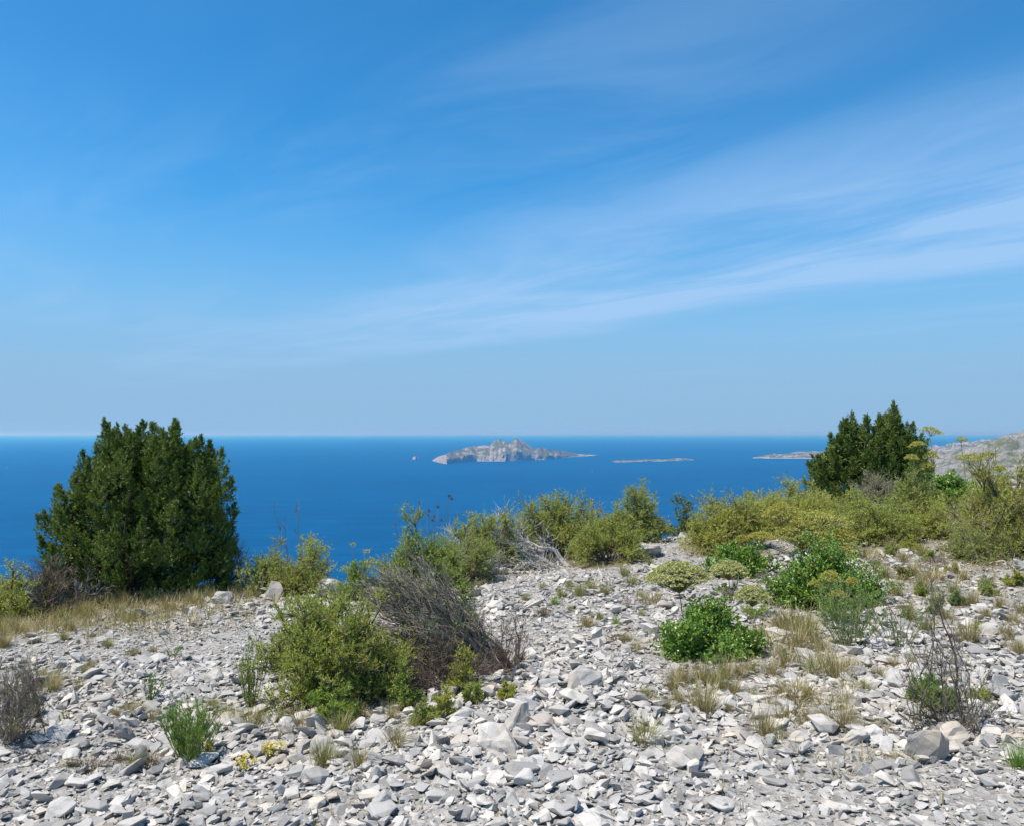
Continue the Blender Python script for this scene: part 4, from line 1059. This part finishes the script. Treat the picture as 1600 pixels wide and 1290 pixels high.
    # long thin dry stalks
    for (u0, v0, u1, v1, lab) in ((286, 1045, 246, 985, 'thin bent dark stalk on the left scree'), (250, 1168, 186, 1080, 'long thin dark stalk leaning left of the feathery herb'), (1440, 1050, 1385, 938, 'long pale dry stalk leaning over the right scree'),
                                  (1540, 905, 1512, 826, 'pale dry stalk before the large right-edge shrub'), (1206, 752, 1199, 732, 'thin white grass stalk standing up before the sea'), (1178, 990, 1230, 978, 'straw stalk lying right of the dark leafy bush')):
        b = gp(u0, v0); q = at(u1, v1, b[1] + 0.05) - b
        m = MB(); P = curves(np.array([[0, 0, 0.0]]), q[None], 8, 0.04, 0.05, 0.006); m.add(*tubes(P, np.linspace(0.0035, 0.0016, 8)[None], 4)); hp = shoots(P, 6, 0.05, 0.7, 1.0, 1.0, 0.3, 0.1); m.add(*tubes(hp, np.full((6, 4), 0.0014), 3))
        o = m.build('dry_stalk', M['straw_stalk' if 'pale' in lab or 'white' in lab or 'straw' in lab else 'redtwig']); o.location = [float(z) for z in b]; tag(o, lab, 'stalk')


def build_tufts():
    tuft_meshes()
    # tufts that stand out in the photograph
    for (u, v, h, key, lab) in ((1008, 1163, 50, 'drygreen', 'stout yellow-green grass tuft alone on the pale scree, front centre-right'), (1009, 1092, 26, 'drygreen', 'small green-yellow tuft below the left end of the leafy bush'),
                                (1101, 1112, 62, 'dry', 'tall straw tuft on the scree below the dark leafy bush'), (1194, 1150, 50, 'dry', 'broad straw tuft halfway between leafy bush and bottom edge'), (1217, 1160, 26, 'drygreen', 'small green tuft at the foot of the broad straw tuft'),
                                (1320, 1140, 54, 'dry', 'tall greenish straw tuft on the stones left of the tall bare-stemmed plant'), (506, 1196, 50, 'drygreen', 'green-brown grass tuft in front of the big rosemary bush'), (621, 1168, 44, 'dry', 'straw tuft with dead stalks right of the rosemary bush foot'),
                                (610, 1128, 34, 'dry', 'pale straw tuft in the shadow edge of the rosemary bush'), (564, 1198, 40, 'dry', 'thin straw tuft between stones near the bottom edge, left of centre'), (1592, 1200, 46, 'green', 'green tuft in the lower right corner'),
                                (821, 938, 15, 'drygreen', 'small green tuft left of a tan one, below the fallen branches'), (846, 962, 20, 'tan', 'rusty tan dead tuft on the open scree below the fallen branches'), (866, 945, 17, 'green', 'grey-green tuft beside the rusty tan tuft'),
                                (962, 978, 20, 'green', 'bright green tuft on the open scree left of the leafy bush'), (965, 1006, 20, 'tan', 'flat brown dead tuft on the open scree left of the leafy bush'), (916, 980, 26, 'dry', 'flat straw tuft in the middle of the open scree'),
                                (1512, 1004, 46, 'dry', 'tall pale tuft on the far right scree above the bare-stemmed plant'), (1363, 1140, 24, 'low', 'low pale tuft just left of the bright green cushion')):
        tuft(u, v, h, key, lab)
    fams = [('dry tuft on the scree below the fallen branches', 'tufts below the fallen branches', 'drygreen', [(877, 932, 20), (890, 918, 16), (907, 930, 26), (923, 920, 22), (944, 928, 24), (939, 968, 15), (848, 920, 14), (986, 914, 24), (975, 900, 20), (1017, 884, 18), (1020, 940, 24), (999, 934, 18), (978, 1004, 20), (990, 1016, 18), (1014, 978, 14), (1002, 962, 15), (890, 955, 12)]),
            ('straw tuft along the lower edge of the dark leafy bush', 'tufts under the dark leafy bush', 'dry', [(1050, 1078, 40), (1064, 1066, 36), (1118, 1074, 44), (1132, 1062, 46), (1148, 1084, 30), (1156, 1058, 34), (1096, 1066, 40), (1172, 1052, 30), (1060, 1094, 24), (1040, 1108, 26)]),
            ('dry tuft on bare ground below the wide leafy bush', 'tufts below the wide leafy bush', 'dry', [(1206, 1056, 36), (1230, 1042, 44), (1290, 1046, 44), (1306, 1060, 52), (1269, 1056, 36), (1246, 1016, 50), (1262, 1002, 56), (1222, 986, 44), (1204, 1012, 38), (1282, 1020, 40), (1186, 1000, 34), (1326, 1052, 34), (1240, 985, 44), (1215, 1030, 26)]),
            ('dry tuft scattered on the scree near the bottom, right half', 'tufts on the lower right scree', 'dry', [(1232, 1124, 38), (1246, 1092, 40), (1268, 1134, 34), (1284, 1134, 32), (1322, 1084, 34), (1222, 1090, 30), (1174, 1092, 24), (1262, 1090, 26), (1324, 1104, 30), (1352, 1080, 24), (1296, 1108, 28), (1204, 1112, 24), (1404, 1196, 26), (1140, 1112, 18), (1372, 1060, 26)]),
            ('pale tuft on the scree at the right, below the large right-edge shrub', 'tufts on the far right', 'dry', [(1518, 946, 34), (1573, 998, 34), (1592, 1022, 34), (1463, 944, 28), (1563, 950, 28), (1596, 960, 34), (1442, 922, 34), (1397, 1044, 30), (1424, 1040, 26), (1420, 966, 34), (1446, 986, 30), (1480, 968, 24), (1540, 965, 20), (1490, 925, 24), (1585, 975, 24), (1400, 930, 34), (1428, 900, 30), (1455, 905, 26), (1412, 880, 28), (1392, 860, 26), (1440, 870, 26), (1384, 905, 30), (1505, 905, 24), (1540, 915, 24), (1470, 880, 22), (1372, 890, 26), (1356, 872, 24)]),
            ('dry grass tuft on the scree left of the rosemary bush', 'tufts on the left scree', 'dry', [(73, 1072, 32), (84, 1080, 30), (66, 1062, 26), (123, 1076, 22), (142, 1046, 22), (100, 1000, 20), (168, 1010, 16), (210, 1024, 18), (239, 1020, 18), (205, 1116, 30), (239, 1126, 24), (180, 1118, 18), (130, 1052, 16), (222, 1110, 16)]),
            ('short tuft by the foot of the rosemary bush, front side', 'tufts at the rosemary bush', 'drygreen', [(389, 1136, 34), (532, 1144, 40), (472, 1140, 34), (647, 1138, 24), (408, 1128, 26), (556, 1120, 30), (438, 1128, 24), (330, 1110, 26), (352, 1122, 30), (368, 1128, 28)]),
            ('withered tuft near the bottom edge, left corner', 'tufts in the lower left corner', 'tan', [(142, 1204, 26), (210, 1200, 30), (188, 1190, 20), (236, 1196, 24), (110, 1196, 16), (60, 1186, 16)])]
    for lab, grp, key, pts in fams:
        for (u, v, h) in pts:
            k = key if rng.random() < 0.6 else ('drygreen' if rng.random() < 0.6 else 'low')
            tuft(u, v, h * 0.98, k, lab, grp)
    n = 0
    while n < 56:          # the dry grass belt below the big juniper
        u = rng.uniform(-10, 350); v = 985 - 0.20 * u + rng.normal(0, 16)
        if v > 1030 - 0.25 * u:
            continue
        tuft(u, v, rng.uniform(16, 30), 'dry' if rng.random() < 0.6 else 'drygreen', 'dry grass tuft in the belt below the large juniper', 'tufts in the grass belt'); n += 1
    # thin straw and litter that nobody could count
    mb = MB()
    def carpet(n, ok, h):
        m = n * 40; y = np.sqrt(rng.uniform(9, 196, m)); x = rng.uniform(-0.75, 0.75, m) * y
        k = (rng.random(m) < ok(x, y)) & (y < np.interp(x, _cx, _cy) + 0.6); x, y = x[k][:n], y[k][:n]; z = zfun(x, y)
        for a, b, c in zip(x, y, z):
            v, f, r = blades(6, h * rng.uniform(0.6, 1.3), 0.05, 0.0046, 0.7, 3); mb.add(v + (a, b, c), f, r)
    carpet(4600, lambda a, b: soil_at(a, b) ** 1.5 * (0.3 + 0.7 * (vnoise(a * 2, b * 2, 4) > 0.5)), 0.09)
    carpet(2600, lambda a, b: np.clip((-a - 0.16 * b - 0.9) / 1.2, 0, 1) * np.clip((b - 6.6) / 1.2, 0, 1), 0.13)
    carpet(500, lambda a, b: 0.5, 0.06)
    tag(mb.build('grass', M['dry']), 'thin straw-coloured grass and litter between the stones', 'grass', kind='stuff')


def build_rocks():
    rock('rounded grey boulder on the scree edge right of the large juniper', 346, 943, 32, 17, depth=0.8)
    rock('cream-coloured boulder beside the big rosemary bush', 425, 937, 30, 24)
    rock('whitish angular boulder in the dry grass below the large juniper', 214, 967, 26, 18)
    rock('pale boulder half hidden behind the top of the rosemary bush', 512, 932, 46, 26)
    rock('dark-shaded craggy boulder at the crest below the rounded olive shrub', 1010, 872, 62, 22, depth=0.9)
    rock('long flat white rock with a dark gap beneath, centre foreground', 908, 1075, 66, 26, depth=0.6)
    rock('tan and grey split boulder near the lower right corner', 1455, 1192, 66, 48, depth=0.7)
    rock('cream-topped angular rock at the foot of the bare-stemmed plant', 1497, 1164, 46, 30)
    rock('white angular rock near the bottom, left of the split boulder', 1366, 1160, 36, 22)
    rock('broad whitish rock left of the white angular one', 1336, 1168, 44, 24)
    rock('cream flat rock in the lower right scree', 1250, 1164, 36, 18)
    rock('large pale slab below the bare reddish twigs', 806, 1138, 50, 36, depth=0.7)
    rock('blocky grey-white rock in the bottom centre', 778, 1180, 66, 40, depth=0.7)
    rock('pointed white rock in front of the rosemary bush', 492, 1142, 30, 26)
    rock('leaning slab below the rosemary bush, beside yellow flowers', 450, 1150, 34, 26)
    rock('brown-stained pale rock in the left foreground', 190, 1158, 36, 30)
    rock('flat grey rock in the lower left scree', 86, 1158, 40, 24)
    rock('tan-topped rock on the left scree above the feathery herb', 280, 1064, 30, 16)
    rock('upright dark wedge of stone left of the leafy bush', 990, 1050, 12, 16)
    rock('white boulder on the scree just below the fallen branches', 741, 932, 24, 14)
    rock('long grey slab in the scree below the fallen branches', 772, 954, 34, 14)
    rock('pale rock on the right scree before the large right-edge shrub', 1396, 848, 26, 12)
    rock('white rock cut by the right edge under the large shrub', 1600, 890, 24, 14)
    rock('blocky pale stone on the right scree', 1562, 966, 20, 16)
    # white rocks along the skyline on the right
    for u, v, w, h, lab in ((1310, 756, 26, 8, 'white flat rock on the skyline left of the small juniper'), (1530, 758, 30, 10, 'white rock on the skyline scree, leftmost of three'), (1556, 752, 28, 9, 'white rock on the skyline scree, middle of three'), (1580, 747, 26, 9, 'white rock on the skyline scree, rightmost of three')):
        b = gd(u, 17.5); k = 17.5 / F; me = hull_mesh(20, 0.8, 0.05, M['rock'], 'boulder', 0.1, True); o = link('boulder', me); o.scale = (w * k * 1.1, w * k, max(0.3, 2 * (at(u, v - h, 17.5)[2] - b[2]))); o.location = [float(q) for q in b]; tag(o, lab, 'rock')


def build_boats():
    wm, n = new_mat('white_boat_paint'); n.l.new(principled(n, (0.8, 0.8, 0.8, 1), 0.4).outputs[0], n.out.inputs[0])
    gm, n = new_mat('boat_window'); n.l.new(principled(n, (0.03, 0.04, 0.05, 1), 0.15).outputs[0], n.out.inputs[0])
    fm, n = new_mat('wake_foam'); n.l.new(principled(n, (0.75, 0.8, 0.82, 1), 0.9).outputs[0], n.out.inputs[0])
    def hull(L, B, H):
        st = np.linspace(0, 1, 10); w = B / 2 * np.minimum(1, (1 - st ** 3) * 1.05) + 0.01; sh = H * (0.8 + 0.35 * st ** 2)
        ring = np.stack([np.stack([st * L - L / 2, -w, sh], -1), np.stack([st * L - L / 2, -w * 0.75, sh * 0 - 0.2 * H], -1), np.stack([st * L - L / 2, w * 0.75, sh * 0 - 0.2 * H], -1), np.stack([st * L - L / 2, w, sh], -1)], 1)
        v = ring.reshape(-1, 3); f = [[i * 4 + a, i * 4 + (a + 1) % 4, i * 4 + 4 + (a + 1) % 4, i * 4 + 4 + a] for i in range(9) for a in range(4)] + [[0, 3, 2, 1], [36, 37, 38, 39]]
        return v, np.array(f)
    def box(x0, x1, y0, y1, z0, z1, tp=0.8):
        c = (x0 + x1) / 2; v = [(x, y, z0) for x in (x0, x1) for y in (y0, y1)] + [(c + (x - c) * tp, y * tp, z1) for x in (x0, x1) for y in (y0, y1)]
        return np.array(v), np.array([[0, 1, 3, 2], [4, 6, 7, 5], [0, 4, 5, 1], [2, 3, 7, 6], [0, 2, 6, 4], [1, 5, 7, 3]])
    def motor(u, v, L, yaw, label):
        d = -SEA * F / (v - 677.0); t = thing('motor_boat', ((u - 800) / F * d, d, SEA + 0.1), label, 'boat'); t.rotation_euler[2] = yaw
        MB().add(*hull(L, L * 0.3, L * 0.12)).build('hull', wm, t); cb = MB().add(*box(-L * 0.2, L * 0.2, -L * 0.1, L * 0.1, L * 0.1, L * 0.24)).build('cabin', wm, t); MB().add(*box(-L * 0.19, L * 0.203, -L * 0.103, L * 0.103, L * 0.15, L * 0.2, 0.93)).build('window', gm, cb)
        s = np.linspace(0, 1, 12); wv = np.concatenate([np.stack([-L * 0.45 - s * L * 1.6, -L * 0.08 - s * L * 0.13, 0.06 + 0 * s], -1), np.stack([-L * 0.45 - s * L * 1.6, L * 0.08 + s * L * 0.13, 0.06 + 0 * s], -1)])
        wv[:, 2] += np.tile(np.sin(s * 9) * 0.12 + 0.12, 2); MB().add(wv, [[i, i + 1, i + 13, i + 12] for i in range(11)]).build('wake', fm, t)
    motor(371, 776, 13, 0.15, 'white motor boat on the sea right of the large juniper'); motor(11, 730, 16, 2.6, 'tiny white boat on the sea at the left edge')
    d = -SEA * F / (736.0 - 677.0); t = thing('sailing_boat', ((925 - 800) / F * d, d, SEA + 0.1), 'small white sailing boat below the right tip of the large island', 'boat'); t.rotation_euler[2] = 0.9
    MB().add(*hull(13, 3.6, 1.5)).build('hull', wm, t)
    MB().add(*tubes(np.array([[[0.5, 0, 1], [0.5, 0, 10], [0.5, 0, 18.5]]]), np.full((1, 3), 0.12), 6)).build('mast', wm, t)
    for nm, a, b, c in (('mainsail', (0.3, 0, 2.6), (-5.2, 0.5, 2.8), (0.3, 0, 18)), ('jib', (0.8, 0, 15), (1.2, 0.4, 2.4), (6.0, 0, 1.8))):
        a, b, c = map(np.array, (a, b, c)); q = np.linspace(0, 1, 7)[:, None, None]; w = np.linspace(0, 1, 7)[None, :, None]
        P = (a * (1 - w) + b * w) * (1 - q) + c * q; P = P + np.array([0, 0.7, 0]) * (np.sin(q * math.pi) * np.sin(w * math.pi)); v, f = grid_sheet(P); MB().add(v, f).build(nm, wm, t)


build_sea(); build_coast()
build_plants()
GROUND = build_ground()
build_rocks(); build_scree(GROUND); build_tufts(); build_boats()
build_haze()
